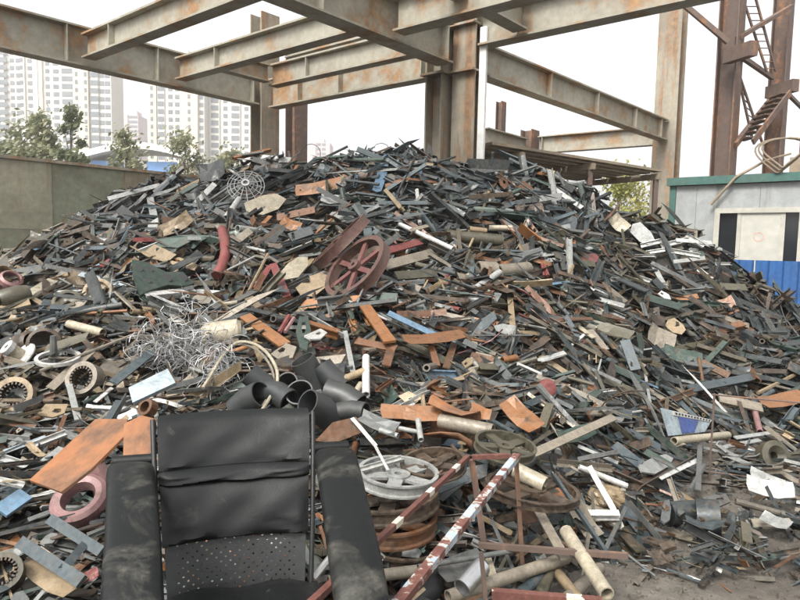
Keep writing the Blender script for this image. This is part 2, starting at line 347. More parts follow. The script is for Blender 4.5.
# ------------------------------------------------------------------ stair tower of two rusty columns
tw = tag(empty('stair_tower', P(727, 200, 17)), 'tall rust red columns with ladders, stair flight and bracing behind the house', 'stair tower')
To = V(tw.location); To.z = 0; tw.location.z = 0
def tb(name, mb, mat='rustcol', par=None): return mb.build(name, M[mat], par or tw)
def L(p): return V(p) - To
for px, d, wd in ((724, 17, .68), (774, 20, .66), (808, 24, .66)):
    p = P(px, 150, d); p.z = 0
    tb('column', MB().extr([(a, b - wd * .35) for a, b in H(wd, wd * .7, .03, .03)], L(p) - V((0, 0, .05)), L(p) + V((0, 0, 9.5 + d * .1)), V_))
def bar(name, a, b, w, h, par=None, mat='rustcol', up=(0, 0, 1)): return tb(name, MB().extr(RECT(w, h), L(a), L(b), up), mat, par)
bar('bracket', P(727, 57, 16.7), P(754, 48, 15.6), .22, .34); bar('bracket', P(768, 93, 19.6), P(796, 85, 18.6), .22, .34)
bar('brace', P(682, 3, 16.9), P(728, 42, 16.7), .12, .12); bar('brace', P(742, 57, 16.8), P(772, 78, 19.4), .11, .11); bar('brace', P(786, 92, 19.6), P(802, 108, 22), .10, .10)
bar('brace', P(738, 38, 16.8), P(792, 6, 19.4), .14, .10); bar('brace', P(735, 145, 16.8), P(772, 98, 19.4), .12, .12)
def ladder(a0, a1, b0, b1, n):
    l = tag(empty('ladder'), None); l.parent = tw
    o = bar('rail', a0, a1, .05, .05, l); bar('rail', b0, b1, .05, .05, l)
    for k in range(n):
        t = (k + .5) / n; tb('rung', MB().tube([L(lerp(a0, a1, t)), L(lerp(b0, b1, t))], .016, 5), 'rustcol', l)
ladder(P(742, -4, 17.6), P(767, 72, 17.8), P(755, -4, 17.9), P(776, 72, 18.1), 11)
ladder(P(735, 62, 17.6), P(753, 142, 17.8), P(739, 74, 17.9), P(762, 142, 18.1), 10)
st = empty('stair_flight'); st.parent = tw
sa, sb = P(735, 146, 17.4), P(772, 98, 18.6)
for off in (V((0, 0, 0)), V((.1, -.7, 0))): bar('stringer', sa + off, sb + off, .05, .16, st)
for k in range(9):
    p = lerp(sa, sb, (k + .5) / 9); tb('tread', MB().box(L(p + V((.05, -.35, .06))), (.26, .64, .03)), 'rustcol', st)
# ------------------------------------------------------------------ deck resting between frame and house
dk = tag(empty('plank_deck', (5.4, 13.7, 0)), 'weathered brown plank deck between the steel frame and the white house', 'deck')
Dn, Dr = C1 + U_ * .55 + V((.35, -.3, 0)), V((5.55, 13.75, 0)); Dd = (Dr - Dn).normalized(); Ds = V((-Dd.y, Dd.x, 0)); DL = (Dr - Dn).length
for k in range(11):
    p = Dn + Ds * (.12 + k * .225) - V((5.4, 13.7, 0)); zz = 3.42 + random.uniform(-.012, .012) - .02 * (k % 3)
    MB().extr(RECT(.205, .05), p + V((0, 0, zz)) + Dd * random.uniform(0, .2), p + Dd * (DL + random.uniform(-.25, .05)) + V((0, 0, zz - .16)), (0, 0, 1)).build('plank', M['deck'], dk)
for f in (.16, .55, .97):
    p = Dn + Dd * (DL * f) - V((5.4, 13.7, 0)); MB().extr(RECT(.09, .12), p + V((0, 0, 3.285 - .16 * f)), p + Ds * 2.5 + V((0, 0, 3.285 - .16 * f)), (0, 0, 1)).build('joist', M['deck'], dk)
    for g in (.1, 2.3): q = p + Ds * g; MB().extr(RECT(.09, .09), q + V((0, 0, -.03)), q + V((0, 0, 3.22 - .16 * f)), (0, 1, 0)).build('post', M['rustcol'], dk)
# ------------------------------------------------------------------ house with the boarded window
HO = V((5.72, 13.75, 0)); HX, HY = V((.768, -.64, 0)), V((.64, .768, 0)); UP = V((0, 0, 1)); HA = (HX, HY, UP)
house = tag(empty('site_house', HO), 'single storey stained white panel house with teal eaves and boarded window', 'house')
def hb(name, x0, x1, y0, y1, z0, z1, mat, par=None):
    return MB().box(HX * ((x0 + x1) / 2) + HY * ((y0 + y1) / 2) + UP * ((z0 + z1) / 2), (x1 - x0, y1 - y0, z1 - z0), HA).build(name, M[mat], par or house)
wx0, wx1, wz0, wz1 = .93, 2.42, 1.15, 2.40
seams = [0.12, .52, wx0]
hb('wall_panel', .10, .505, 0, .1, 0, 2.93, 'house'); hb('wall_panel', .51, wx0, 0, .1, 0, 2.93, 'house')
hb('wall_panel', wx0, 1.68, 0, .1, wz1, 2.93, 'house'); hb('wall_panel', 1.685, wx1, 0, .1, wz1, 2.93, 'house'); hb('wall_panel', wx0, wx1, 0, .1, 0, wz0, 'house')
for k in range(5): hb('wall_panel', wx1 + .003 + k * .95, wx1 + .948 + k * .95, 0, .1, 0, 2.93, 'house')
hb('side_wall', 0, .1, .11, 4, 0, 2.93, 'house'); hb('back_wall', .11, 7.2, 3.9, 4, 0, 2.93, 'house')
hb('corner_trim', -.03, .095, -.03, .1, 0, 2.93, 'teal'); hb('fascia', -.08, 7.3, -.10, .02, 2.94, 3.10, 'teal'); hb('roof', -.1, 7.3, .025, 4.1, 2.95, 3.06, 'deck')
wn = empty('window', HX * 0); wn.parent = house
for a in ((wx0 - .05, wx1 + .05, wz1 - .05, wz1 + .05), (wx0 - .05, wx1 + .05, wz0 - .05, wz0 + .05)): hb('window_frame', a[0], a[1], -.03, -.004, a[2], a[3], 'frame', wn)
for x in (wx0, wx1): hb('window_frame', x - .05, x + .05, -.03, -.004, wz0 + .053, wz1 - .053, 'frame', wn)
hb('pane', wx0, wx1, .05, .06, wz0, wz1, 'darkglass', wn)
hb('sash', 1.30, 1.37, .0, .03, wz0 + .05, wz1 - .05, 'frame', wn); hb('sash', 2.06, 2.14, .0, .03, wz0 + .05, wz1 - .05, 'frame', wn)
hb('board', 1.372, 2.058, .01, .03, wz0 + .05, wz1 - .05, 'cream', wn)
M['graffiti'] = plain('faded_red_paint', (.55, .36, .30), .7, 0, .2, 20)
mg = MB().lathe([(.075, 0), (.095, 0), (.095, .003), (.075, .003)], HX * 1.70 + HY * .006 + UP * 1.88, HY, 20).build('painted_ring', M['graffiti'], wn)
# rubbish on the house roof, cable coil and drooping pole
bx = tag(hb('storage_crate', 2.0, 4.6, .9, 2.2, 3.065, 3.50, 'deck'), 'long brown timber crate lying on the house roof', 'crate'); bx.parent = None; bx.location = HO
pole = tag(MB().tube([HO + HX * .82 + HY * -.13 + UP * 2.52, HO + HX * 1.25 + HY * -.115 + UP * 3.05, HO + HX * 1.75 - HY * .0 + UP * 3.36, HO + HX * 2.1 + HY * .3 + UP * 3.50], [.028, .026, .024, .022], 7).build('drooping_pole', M['deck']),
           'bent pipe hanging over the teal eaves of the white house', 'pole')
cab = MB()
for k in range(3):
    c = HO + HX * (1.98 + .04 * k) - HY * (.13 + .03 * k) + UP * (3.42 + .02 * k); r = .40 - .03 * k
    cab.tube([c + (HX * math.cos(a) * r * .9 + UP * math.sin(a) * r * .8 + HX * .12 * math.sin(a * 2)) for a in np.linspace(0, 2 * math.pi, 28)[:-1]], .017, 5, True)
tag(cab.build('cable_coil', M['deck'], smooth=True), 'loose coil of pale cable hanging at the house roof edge', 'cable')
# ------------------------------------------------------------------ blue sheet fence
FA, FD = V((5.55, 11.9, 0)), V((.77, -.64, 0)); fence = tag(empty('blue_fence', FA), 'low fence of bright blue corrugated sheets before the white house', 'fence')
for k in range(6):
    n = 24; sec = []; s = FD.cross(UP)
    pts = [FD * (k * .92 + i / n * .90) + s * (.022 if (i % 6) in (0, 1, 2) else -.012) for i in range(n + 1)]
    vs = [p + s * o + UP * z for o in (0, .006) for z in (0.0, 1.44) for p in pts]; m = n + 1; fs = []
    for i in range(n): fs += [(i, i + 1, m + i + 1, m + i), (2 * m + i + 1, 2 * m + i, 3 * m + i, 3 * m + i + 1), (m + i, m + i + 1, 3 * m + i + 1, 3 * m + i), (i + 1, i, 2 * m + i, 2 * m + i + 1)]
    fs += [(0, m, 3 * m, 2 * m), (n, 2 * m + n, 3 * m + n, m + n)]
    MB().add(vs, fs).build('corrugated_sheet', M['bluefence'], fence)
for z in (.35, 1.2): MB().extr(RECT(.04, .04), FD.cross(UP) * -.05 + UP * z, FD * 5.5 + FD.cross(UP) * -.05 + UP * z, (0, 0, 1)).build('fence_rail', M['bluefence'], fence)
# ------------------------------------------------------------------ panel wall on the left
WA = C2 - V_ * .16 - U_ * 8.5; wl = tag(empty('panel_wall', (WA.x, WA.y, 0)), 'tall stained greenish panel wall closing off the heap under the long beam', 'wall')
pw = 1.28
for r, (z0, z1) in enumerate(((0, .58), (.585, 1.72), (1.725, 2.85))):
    for k in range(7):
        x0, x1 = k * pw + .006 + (0.15 if r == 1 else 0), (k + 1) * pw - .006 + (.15 if r == 1 else 0); a = U_ * x0; b2 = U_ * min(x1, 8.35); j = V_ * random.uniform(-.012, .012)
        nu, nv = 5, 4; bul = random.uniform(-.02, .035); vs = []; fs = []
        for s in (0, 1):
            for iv in range(nv + 1):
                for iu in range(nu + 1):
                    fu, fv = iu / nu, iv / nv
                    vs.append(lerp(a, b2, fu) + UP * lerp(z0, z1, fv) + j - V_ * (bul * math.sin(fu * math.pi) * math.sin(fv * math.pi) + .02 * (1 - s)))
        w_ = nu + 1; n_ = w_ * (nv + 1)
        for iv in range(nv):
            for iu in range(nu):
                q0 = iv * w_ + iu; fs += [(q0, q0 + 1, q0 + w_ + 1, q0 + w_), (n_ + q0 + w_, n_ + q0 + w_ + 1, n_ + q0 + 1, n_ + q0)]
        for iu in range(nu): fs += [(iu + 1, iu, n_ + iu, n_ + iu + 1), (nv * w_ + iu, nv * w_ + iu + 1, n_ + nv * w_ + iu + 1, n_ + nv * w_ + iu)]
        for iv in range(nv): fs += [(iv * w_, (iv + 1) * w_, n_ + (iv + 1) * w_, n_ + iv * w_), ((iv + 1) * w_ + nu, iv * w_ + nu, n_ + iv * w_ + nu, n_ + (iv + 1) * w_ + nu)]
        MB().add(vs, fs).build('wall_panel', M[('panel', 'panelbrown', 'panelgreen', 'panel', 'panelbrown')[(k * 2 + r * 3) % 5]], wl)
for zr in (.5825, 1.7225): MB().extr(RECT(.03, .14), UP * zr + V_ * .035, U_ * 8.35 + UP * zr + V_ * .035, (0, 0, 1)).build('wall_rail', M['column'], wl)
MB().extr(RECT(.10, .05), UP * 2.88 - V_ * .0, U_ * 8.35 + UP * 2.88, (0, 0, 1)).build('top_rail', M['column'], wl)
for k in range(8): MB().extr(RECT(.07, .07), U_ * (k * pw + .02) + V_ * .07, U_ * (k * pw + .02) + V_ * .07 + UP * 2.85, (0, 1, 0)).build('post', M['column'], wl)
# ------------------------------------------------------------------ far towers, canopy hall, trees
def tower(cx0, cx1, d, floors, strips, wins, label, yaw=0.0, depth=16, fh=3.0, zt=None):
    """strips: (f0, f1, proud, mat); wins: (f centre, width m, wide) across the face"""
    a, b_ = P(cx0, 240, d), P(cx1, 240, d); W = (b_ - a).length; t = tag(empty('apartment_tower', (a.x, a.y, 0)), label, 'building')
    hh = floors * fh
    MB().box((W / 2, depth / 2, hh / 2 - 1), (W, depth, hh + 2)).build('wall', M['tower'], t)
    MB().box((W * .5, depth * .5, hh + 1.75), (W * .3, depth * .4, 3.4)).build('roof_house', M['tower'], t)
    for f0, f1, pr, mt in strips: MB().box((W * (f0 + f1) / 2, -pr / 2 - .01, hh / 2), (W * (f1 - f0), pr, hh + .6)).build('bay', M[mt], t)
    for fc, ww, wd in wins:
        me = MB().box((0, 0, 0), (ww, .2, 1.55 if not wd else 1.9)).mesh('window', M['glass'])
        pr = max([s[2] for s in strips if s[0] <= fc <= s[1]] + [0])
        for k in range(2, floors):
            o = link('window', me, t); o.location = (W * fc, -pr - .06, k * fh + 1.5)
            if wd: pass
    return t
tower(-30, 42, 270, 27, [(.50, .56, .8, 'tower'), (.80, .84, .8, 'tower')], [(.46, 1.6, 0), (.53, 4.6, 1), (.66, 1.6, 0), (.74, 1.6, 0), (.80, 1.2, 0), (.90, 1.8, 0)], 'white residential high rise with wide balconies beyond the panel wall')
tower(44, 80, 262, 27, [(.0, .10, .8, 'towercream'), (.62, .96, .8, 'tower')], [(.22, 1.6, 0), (.45, 2.2, 0), (.78, 4.2, 1)], 'white high rise with grey balcony column behind the slim dull tree')
tower(79, 114, 255, 26, [(.0, .40, 1.4, 'towercream'), (.46, .66, .8, 'tower')], [(.08, 1.0, 0), (.33, 1.0, 0), (.55, 3.2, 1), (.74, 1.8, 0), (.90, 2.0, 0)], 'high rise with broad cream stair bay above the blue canopy hall', 0, 11)
tower(150, 205, 262, 25, [(.0, .16, 1.0, 'towercream'), (.60, .90, 1.4, 'towercream'), (.18, .30, .7, 'tower')], [(.08, 1.0, 0), (.24, 2.4, 1), (.40, 1.7, 0), (.52, 1.7, 0), (.75, 1.0, 0), (.95, 1.6, 0)], 'pale high rise with two cream bays behind the leafy trees')
tower(207, 252, 268, 24, [(.1, .30, .8, 'tower'), (.55, .75, .8, 'tower')], [(.2, 3.0, 1), (.42, 1.7, 0), (.65, 3.2, 1), (.88, 1.7, 0)], 'white high rise seen just beside the grey frame column')
tower(126, 140, 420, 27, [(.0, .3, .8, 'towerpink')], [(.45, 2., 0), (.65, 2., 0), (.85, 2., 0)], 'pinkish grey high rise in the gap between white towers', 0, 20)
tower(139, 150, 440, 22, [(.0, .2, .8, 'towerpink')], [(.45, 2., 0), (.75, 2., 0)], 'lower pinkish tower beside the other pinkish tower', 0, 20)
tower(309, 329, 420, 22, [(.1, .3, .8, 'towerpink')], [(.45, 2.4, 0), (.7, 2.4, 0)], 'hazy far block behind the rust red column and heap crest', 0, 20)
for o in list(bpy.data.objects):
    if o.name.startswith('apartment_tower') and ('pinkish' in o['label'] or 'hazy' in o['label']):
        for c in o.children:
            if c.name.startswith('wall') or c.name.startswith('roof_house'): c.data.materials[0] = M['towerpink']
# canopy hall
a, b_ = P(84, 240, 95), P(196, 240, 95); W = b_.x - a.x; hall = tag(empty('canopy_hall', (a.x, a.y, 0)), 'low hall with curved white roof edge and blue panels beyond the trees', 'building')
n = 14; top = [(W * i / n, 13.9 + 1.6 * math.sin(math.pi * i / n)) for i in range(n + 1)]
MB().prism(top + [(x, z - .9) for x, z in reversed(top)], (V((1, 0, 0)), UP, V((0, -1, 0))), V((0, 3, 0)), 8).build('roof', M['white'], hall)
MB().box((W / 2, 4, 6.4), (W - .4, 6, 12.8)).build('wall', M['tower'], hall)
for x0, x1, mt in ((.05, .34, 'canopyblue'), (.55, .82, 'canopyblue'), (.84, .98, 'towercream')): MB().box((W * (x0 + x1) / 2, .9, 11.5), (W * (x1 - x0), .12, 3.0)).build('panel', M[mt], hall)
def tree(px, d, top, wid, mat, label, n=1400, base=.35, leaf=.16, trunk=.10, slim=1.0):
    p = P(px, 240, d); p.z = 0; t = tag(empty('tree', p), label, 'tree', 'trees beyond the yard'); rnd = random.Random(px)
    zt = top; tr = MB(); lead = [V((0, 0, -.1)), V((rnd.uniform(-.1, .1), 0, zt * .4)), V((rnd.uniform(-.2, .2), 0, zt * .7)), V((rnd.uniform(-.2, .2), 0, zt * .95))]
    tr.tube(lead, [trunk, trunk * .75, trunk * .45, trunk * .15], 7); tr.build('trunk', M['bark'], t)
    clumps = []
    for k in range(16):
        h = rnd.uniform(base, .97); a = rnd.uniform(0, 6.283); rr = wid * (.95 - .75 * max(0, h - .55) / .45) * rnd.uniform(.35, 1) * slim; e = V((math.cos(a) * rr, math.sin(a) * rr, zt * h))
        s0 = V((0, 0, zt * max(.2, h - .22)))
        MB().tube([s0, lerp(s0, e, .5) + V((0, 0, .1)), e], [trunk * .35, trunk * .22, trunk * .08], 5).build('limb', M['bark'], t); clumps.append((e, wid * rnd.uniform(.22, .5) * slim))
    lf = MB()
    for k in range(n):
        c, r = rnd.choice(clumps); q = V((rnd.gauss(0, .55), rnd.gauss(0, .55), rnd.gauss(0, .5))) * r + c; nn = V((rnd.gauss(0, 1), rnd.gauss(0, 1), rnd.gauss(.5, 1))).normalized(); aa = nn.orthogonal().normalized(); bb = nn.cross(aa); l = leaf * rnd.uniform(.6, 1.4)
        lf.add([q - aa * l, q + bb * l * .5, q + aa * l, q - bb * l * .5], [(0, 1, 2, 3)])
    tag(lf.build('crown', M[mat], t), kind='stuff')
tree(38, 38, 9.0, 2.2, 'leafgrey', 'broad greyish leafy tree rising over the panel wall', 2600, .45, .17)
tree(73, 36, 8.9, 1.0, 'leafslim', 'slim dull green tree rising over the panel wall', 1500, .45, .15)
tree(127, 40, 8.2, 1.7, 'leafgrey', 'small leafy tree before the blue canopy hall', 1500, .45, .15)
tree(186, 44, 8.4, 1.9, 'leafgrey', 'leafy tree beside the cream end of the canopy hall', 1700, .45, .16)
tree(228, 46, 8.3, 1.7, 'leafgrey', 'leafy tree close beside the grey frame column', 1600, .45, .16)
tree(8, 42, 7.6, 1.8, 'leafgrey', 'low leafy tree at the near end of the panel wall', 1300, .5, .16)
tree(617, 34, 5.6, 1.9, 'leafyellow', 'rounded yellow green tree under the plank deck', 2600, .3, .12)
tree(585, 40, 4.9, 1.3, 'leafgrey', 'bare thin grey tree beside the yellow green one', 260, .3, .09)
# ------------------------------------------------------------------ colours of scrap (linear RGB, rust share)
K = {'dark': (.050, .064, .066, .34), 'steel': (.095, .128, .142, .30), 'grey': (.17, .18, .175, .34), 'pale': (.40, .41, .39, .22), 'white': (.55, .55, .52, .2), 'brown': (.085, .062, .045, .58),
     'rust': (.21, .092, .042, .5), 'orange': (.29, .125, .046, .48), 'tan': (.36, .27, .16, .24), 'olive': (.125, .115, .075, .42), 'blue': (.12, .21, .30, .25), 'red': (.21, .05, .045, .32), 'green': (.06, .105, .085, .36),
     'black': (.018, .019, .02, .12), 'wood': (.30, .26, .20, .14), 'pink': (.30, .165, .16, .42), 'sky': (.42, .50, .54, .12), 'cream': (.52, .46, .34, .15), 'navy': (.05, .09, .28, .1)}
for k_ in ('dark', 'steel', 'grey', 'pale', 'brown', 'rust', 'tan', 'olive', 'green', 'wood', 'cream', 'sky'):
    K[k_] = tuple(c * (.66 if k_ in ('dark', 'steel', 'grey', 'brown', 'olive', 'green') else .8) for c in K[k_][:3]) + (min(1, K[k_][3] + .04),)
for k_ in K: K[k_] = tuple(c * (.80 if max(K[k_][:3]) < .14 else .84) for c in K[k_][:3]) + K[k_][3:]
WORD = {'dark': 'dark grey', 'steel': 'blue grey', 'grey': 'grey', 'pale': 'pale grey', 'white': 'off white', 'brown': 'dark brown', 'rust': 'rusty', 'orange': 'orange rusted', 'tan': 'tan', 'olive': 'olive brown',
        'blue': 'light blue', 'red': 'dull red', 'green': 'dark green', 'black': 'black', 'wood': 'weathered wood coloured', 'pink': 'pinkish', 'sky': 'pale blue', 'cream': 'cream', 'navy': 'deep blue'}
# ------------------------------------------------------------------ prototype pieces: unit length along X, unit width along Y, unit thickness along Z
X1, Y1, Z1 = V((1, 0, 0)), V((0, 1, 0)), V((0, 0, 1))
rp = random.Random(3)
def sweep(sec, path):
    """section (y, z) along a list of (x, dy, dz, twist)"""
    mb = MB(); n = len(sec); vs = []; fs = []
    for x, dy, dz, tw_ in path:
        c, s = math.cos(tw_), math.sin(tw_); vs += [(x, dy + a * c - b * s, dz + a * s + b * c) for a, b in sec]
    m = len(path)
    for j in range(m - 1): fs += [(j * n + i, j * n + (i + 1) % n, (j + 1) * n + (i + 1) % n, (j + 1) * n + i) for i in range(n)]
    fs += [tuple(range(n - 1, -1, -1)), tuple(range((m - 1) * n, m * n))]
    return mb.add(vs, fs)
STR = [(-.5, 0, 0, 0), (.5, 0, 0, 0)]
def bent(a): return [(-.5, 0, -a, 0), (-.1, 0, a * .5, .1), (.2, 0, a, -.05), (.5, 0, -a * .6, .15)]
SQ = RECT(1, 1); LS = [(-.5, -.5), (.5, -.5), (.5, -.38), (-.38, -.38), (-.38, .5), (-.5, .5)]
US = [(-.5, -.5), (.5, -.5), (.5, .5), (.4, .5), (.4, -.38), (-.4, -.38), (-.4, .5), (-.5, .5)]
IS = [(a, b - .5) for a, b in H(1, 1, .14, .14)]
def poly_plate(seed, hole=False):
    r = random.Random(seed); n = r.choice((4, 5, 6, 7)); mb = MB(); pts = []
    for k in range(n):
        a = (k + r.uniform(-.25, .25)) * 2 * math.pi / n + .6; q = r.uniform(.7, 1.05); pts.append((max(-.5, min(.5, .62 * q * math.cos(a))), max(-.5, min(.5, .62 * q * math.sin(a)))))
    if not hole: return mb.prism(pts, (X1, Y1, Z1), (0, 0, 0), 1)
    hp = []; cx, cy = r.uniform(-.12, .12), r.uniform(-.1, .1)
    for x, y in pts: l = math.hypot(x, y); hp.append((cx + x / l * .16, cy + y / l * .16))
    vs = [(x, y, z) for z in (-.5, .5) for x, y in pts + hp]; n2 = 2 * n; fs = []
    for i in range(n):
        j = (i + 1) % n
        fs += [(n2 + i, n2 + j, n2 + n + j, n2 + n + i), (j, i, n + i, n + j), (i, j, n2 + j, n2 + i), (n + j, n + i, n2 + n + i, n2 + n + j)]
    return mb.add(vs, fs)
def bent_sheet(seed):
    r = random.Random(seed); nx, ny = 4, 3; top = []
    fold = r.uniform(.1, .3)
    for j in range(ny):
        for i in range(nx):
            x, y = i / (nx - 1) - .5, j / (ny - 1) - .5; top.append((x * (1 + r.uniform(-.18, .1)), y * (1 + r.uniform(-.2, .15)), fold * abs(x + r.uniform(-.1, .1)) * 2 + r.uniform(-.07, .07)))
    vs = top + [(x, y, z - .03) for x, y, z in top]; N_ = nx * ny; fs = []
    for j in range(ny - 1):
        for i in range(nx - 1):
            a = j * nx + i; fs += [(a, a + 1, a + nx + 1, a + nx), (N_ + a + nx, N_ + a + nx + 1, N_ + a + 1, N_ + a)]
    rim = [i for i in range(nx)] + [j * nx + nx - 1 for j in range(1, ny)] + [(ny - 1) * nx + i for i in range(nx - 2, -1, -1)] + [j * nx for j in range(ny - 2, 0, -1)]
    fs += [(rim[(k + 1) % len(rim)], rim[k], N_ + rim[k], N_ + rim[(k + 1) % len(rim)]) for k in range(len(rim))]
    return MB().add(vs, fs)
def unit_pipe(t=.12, n=10): return MB().hollow([(-.5, 0, 0), (.5, 0, 0)], .5, t, n)
def bracket(seed):
    r = random.Random(seed); a = r.uniform(.3, .6)
    sec = [(-.5, 0), (.5, 0), (.5, .07), (-.43, .07), (-.43, a), (-.5, a)]
    return MB().prism(sec, (X1, Z1, Y1), (0, 0, 0), 1)
PRO = {'flat_bar': [sweep(SQ, STR), sweep(SQ, bent(.8)), sweep(SQ, bent(-2.)), sweep(SQ, [(-.5, 0, 0, 0), (0, .1, .2, .25), (.5, 0, 0, .6)])],
       'angle_iron': [sweep(LS, STR), sweep(LS, bent(.12))], 'steel_channel': [sweep(US, STR), sweep(US, bent(.08))], 'steel_plate': [poly_plate(k) for k in range(6)] + [poly_plate(k, True) for k in range(20, 24)],
       'bent_sheet': [bent_sheet(k) for k in range(8)], 'pipe': [unit_pipe(.1), unit_pipe(.2)],
       'rod': [MB().tube([(-.5, 0, 0), (.5, 0, 0)], .5, 6), MB().tube([(-.5, 0, 0), (-.15, .6, 1.), (.2, 1.4, 1.2), (.5, 0, -1)], .5, 5), MB().tube([(-.5, 0, 0), (.1, -2, 2.), (.42, 0, 1.2), (.5, 5, 3)], .5, 5)],
       'square_tube': [MB().hollow([(-.5, 0, 0), (.5, 0, 0)], .62, .12, 4)], 'beam_offcut': [sweep(IS, STR)],
       'bracket': [bracket(k) for k in range(4)], 'flange_ring': [MB().lathe([(.28, -.5), (.5, -.5), (.5, .5), (.28, .5)], (0, 0, 0), Z1, 14)]}
PM = {k: [m.mesh(k, M['scrap'], k in ('pipe', 'rod')) for m in v] for k, v in PRO.items()}
for k in ('pipe', 'flange_ring'):
    for me in PM[k]: pass
def place(name, me, c, xd, nz, size, color, jit=.12):
    """one piece: centre, long direction, face normal, size"""
    xd = V(xd).normalized(); nz = V(nz); nz = nz - xd * nz.dot(xd)
    nz = nz.normalized() if nz.length > 1e-4 else xd.orthogonal().normalized(); yd = nz.cross(xd); o = link(name, me)
    o.matrix_world = Matrix(((xd.x * size[0], yd.x * size[1], nz.x * size[2], c[0]), (xd.y * size[0], yd.y * size[1], nz.y * size[2], c[1]), (xd.z * size[0], yd.z * size[1], nz.z * size[2], c[2]), (0, 0, 0, 1)))
    r = 1 + random.uniform(-jit, jit); o.color = (color[0] * r, color[1] * r, color[2] * r, min(1, max(0, color[3] + random.uniform(-.1, .1)))); return o
THICK = {'flat_bar': .2, 'angle_iron': .9, 'steel_channel': .55, 'steel_plate': .06, 'bent_sheet': .8, 'pipe': 1, 'rod': 1, 'square_tube': 1, 'beam_offcut': 1., 'bracket': 1., 'flange_ring': .3}
PHRASE = {'flat_bar': 'flat steel bar', 'angle_iron': 'angle iron offcut', 'steel_channel': 'steel channel offcut', 'steel_plate': 'cut steel plate', 'bent_sheet': 'crumpled metal sheet', 'pipe': 'short hollow pipe', 'rod': 'thin metal rod',
          'square_tube': 'square tube offcut', 'beam_offcut': 'short beam offcut', 'bracket': 'bent angle bracket', 'flange_ring': 'flat flange ring'}
CAT = {'flat_bar': 'metal bar', 'angle_iron': 'angle iron', 'steel_channel': 'channel', 'steel_plate': 'metal plate', 'bent_sheet': 'metal sheet', 'pipe': 'pipe', 'rod': 'rod', 'square_tube': 'tube', 'beam_offcut': 'beam offcut', 'bracket': 'bracket', 'flange_ring': 'ring'}
GRP = {k: v + 's scattered over the scrap heap' for k, v in PHRASE.items()}
LAND = [(hit(356, 268)[0], 'beside the red spoked wheels'), (hit(190, 350)[0], 'around the wire tangle'), (hit(300, 385)[0], 'around the black pipe stubs'), (hit(20, 356)[0], 'around the white hubbed disc'), (hit(85, 495)[0], 'around the pink cast ring'),
        (hit(400, 480)[0], 'around the stacked wheel rims'), (hit(690, 250)[0], 'around the white channels on the right crest'), (hit(455, 415)[0], 'around the orange bent cone'), (hit(690, 415)[0], 'around the deep blue printed panel'), (hit(246, 190)[0], 'around the wire fan guard'),
        (hit(470, 175)[0], 'on the crest below the twin column'), (hit(90, 225)[0], 'at the foot of the panel wall'), (hit(500, 255)[0], 'around the brown pipes on the upper slope'), (hit(560, 560)[0], 'around the beige pipes on the ground'), (hit(640, 480)[0], 'on the littered ground edge'),
        (hit(650, 340)[0], 'on the dark right flank'), (hit(770, 320)[0], 'below the blue fence'), (hit(350, 175)[0], 'on the crest by the rust red column'), (hit(430, 340)[0], 'around the orange rusted bars')]
def zone(p): return min(LAND, key=lambda l: (l[0] - V(p)).length)[1]
AUTO = []
def autolabel(o, kind, ck, p, L_=.4): AUTO.append((o, kind, ck, V(p), L_)); return tag(o, 'x', CAT[kind], GRP[kind])
HERO = []
def hero(kind, x1, y1, x2, y2, wpx, ck, label=None, cat=None, name=None, lift=.09, var=0, th=None, face=.7, lift2=None):
    """a piece between two photo pixels, laid on the heap surface"""
    a, da = hit(x1, y1, lift); b, db = hit(x2, y2, lift if lift2 is None else lift2); d = (da + db) / 2
    L_ = (b - a).length; w_ = wpx * d / FPX; c = (a + b) / 2; n = normal(c.x, c.y); n = (n + (EYE - c).normalized() * face)
    if abs(n.normalized().dot((b - a).normalized())) > .9: n = V((0, 0, 1))
    t_ = (THICK[kind] * w_) if th is None else th
    if kind == 'steel_plate': t_ = max(.012, t_)
    o = place(name or kind, PM[kind][var % len(PM[kind])], c, b - a, n, (L_, w_, t_), K[ck])
    if label: tag(o, label, cat or CAT[kind])
    else: autolabel(o, kind, ck, c, L_)
    HERO.append((a, b, w_)); return o
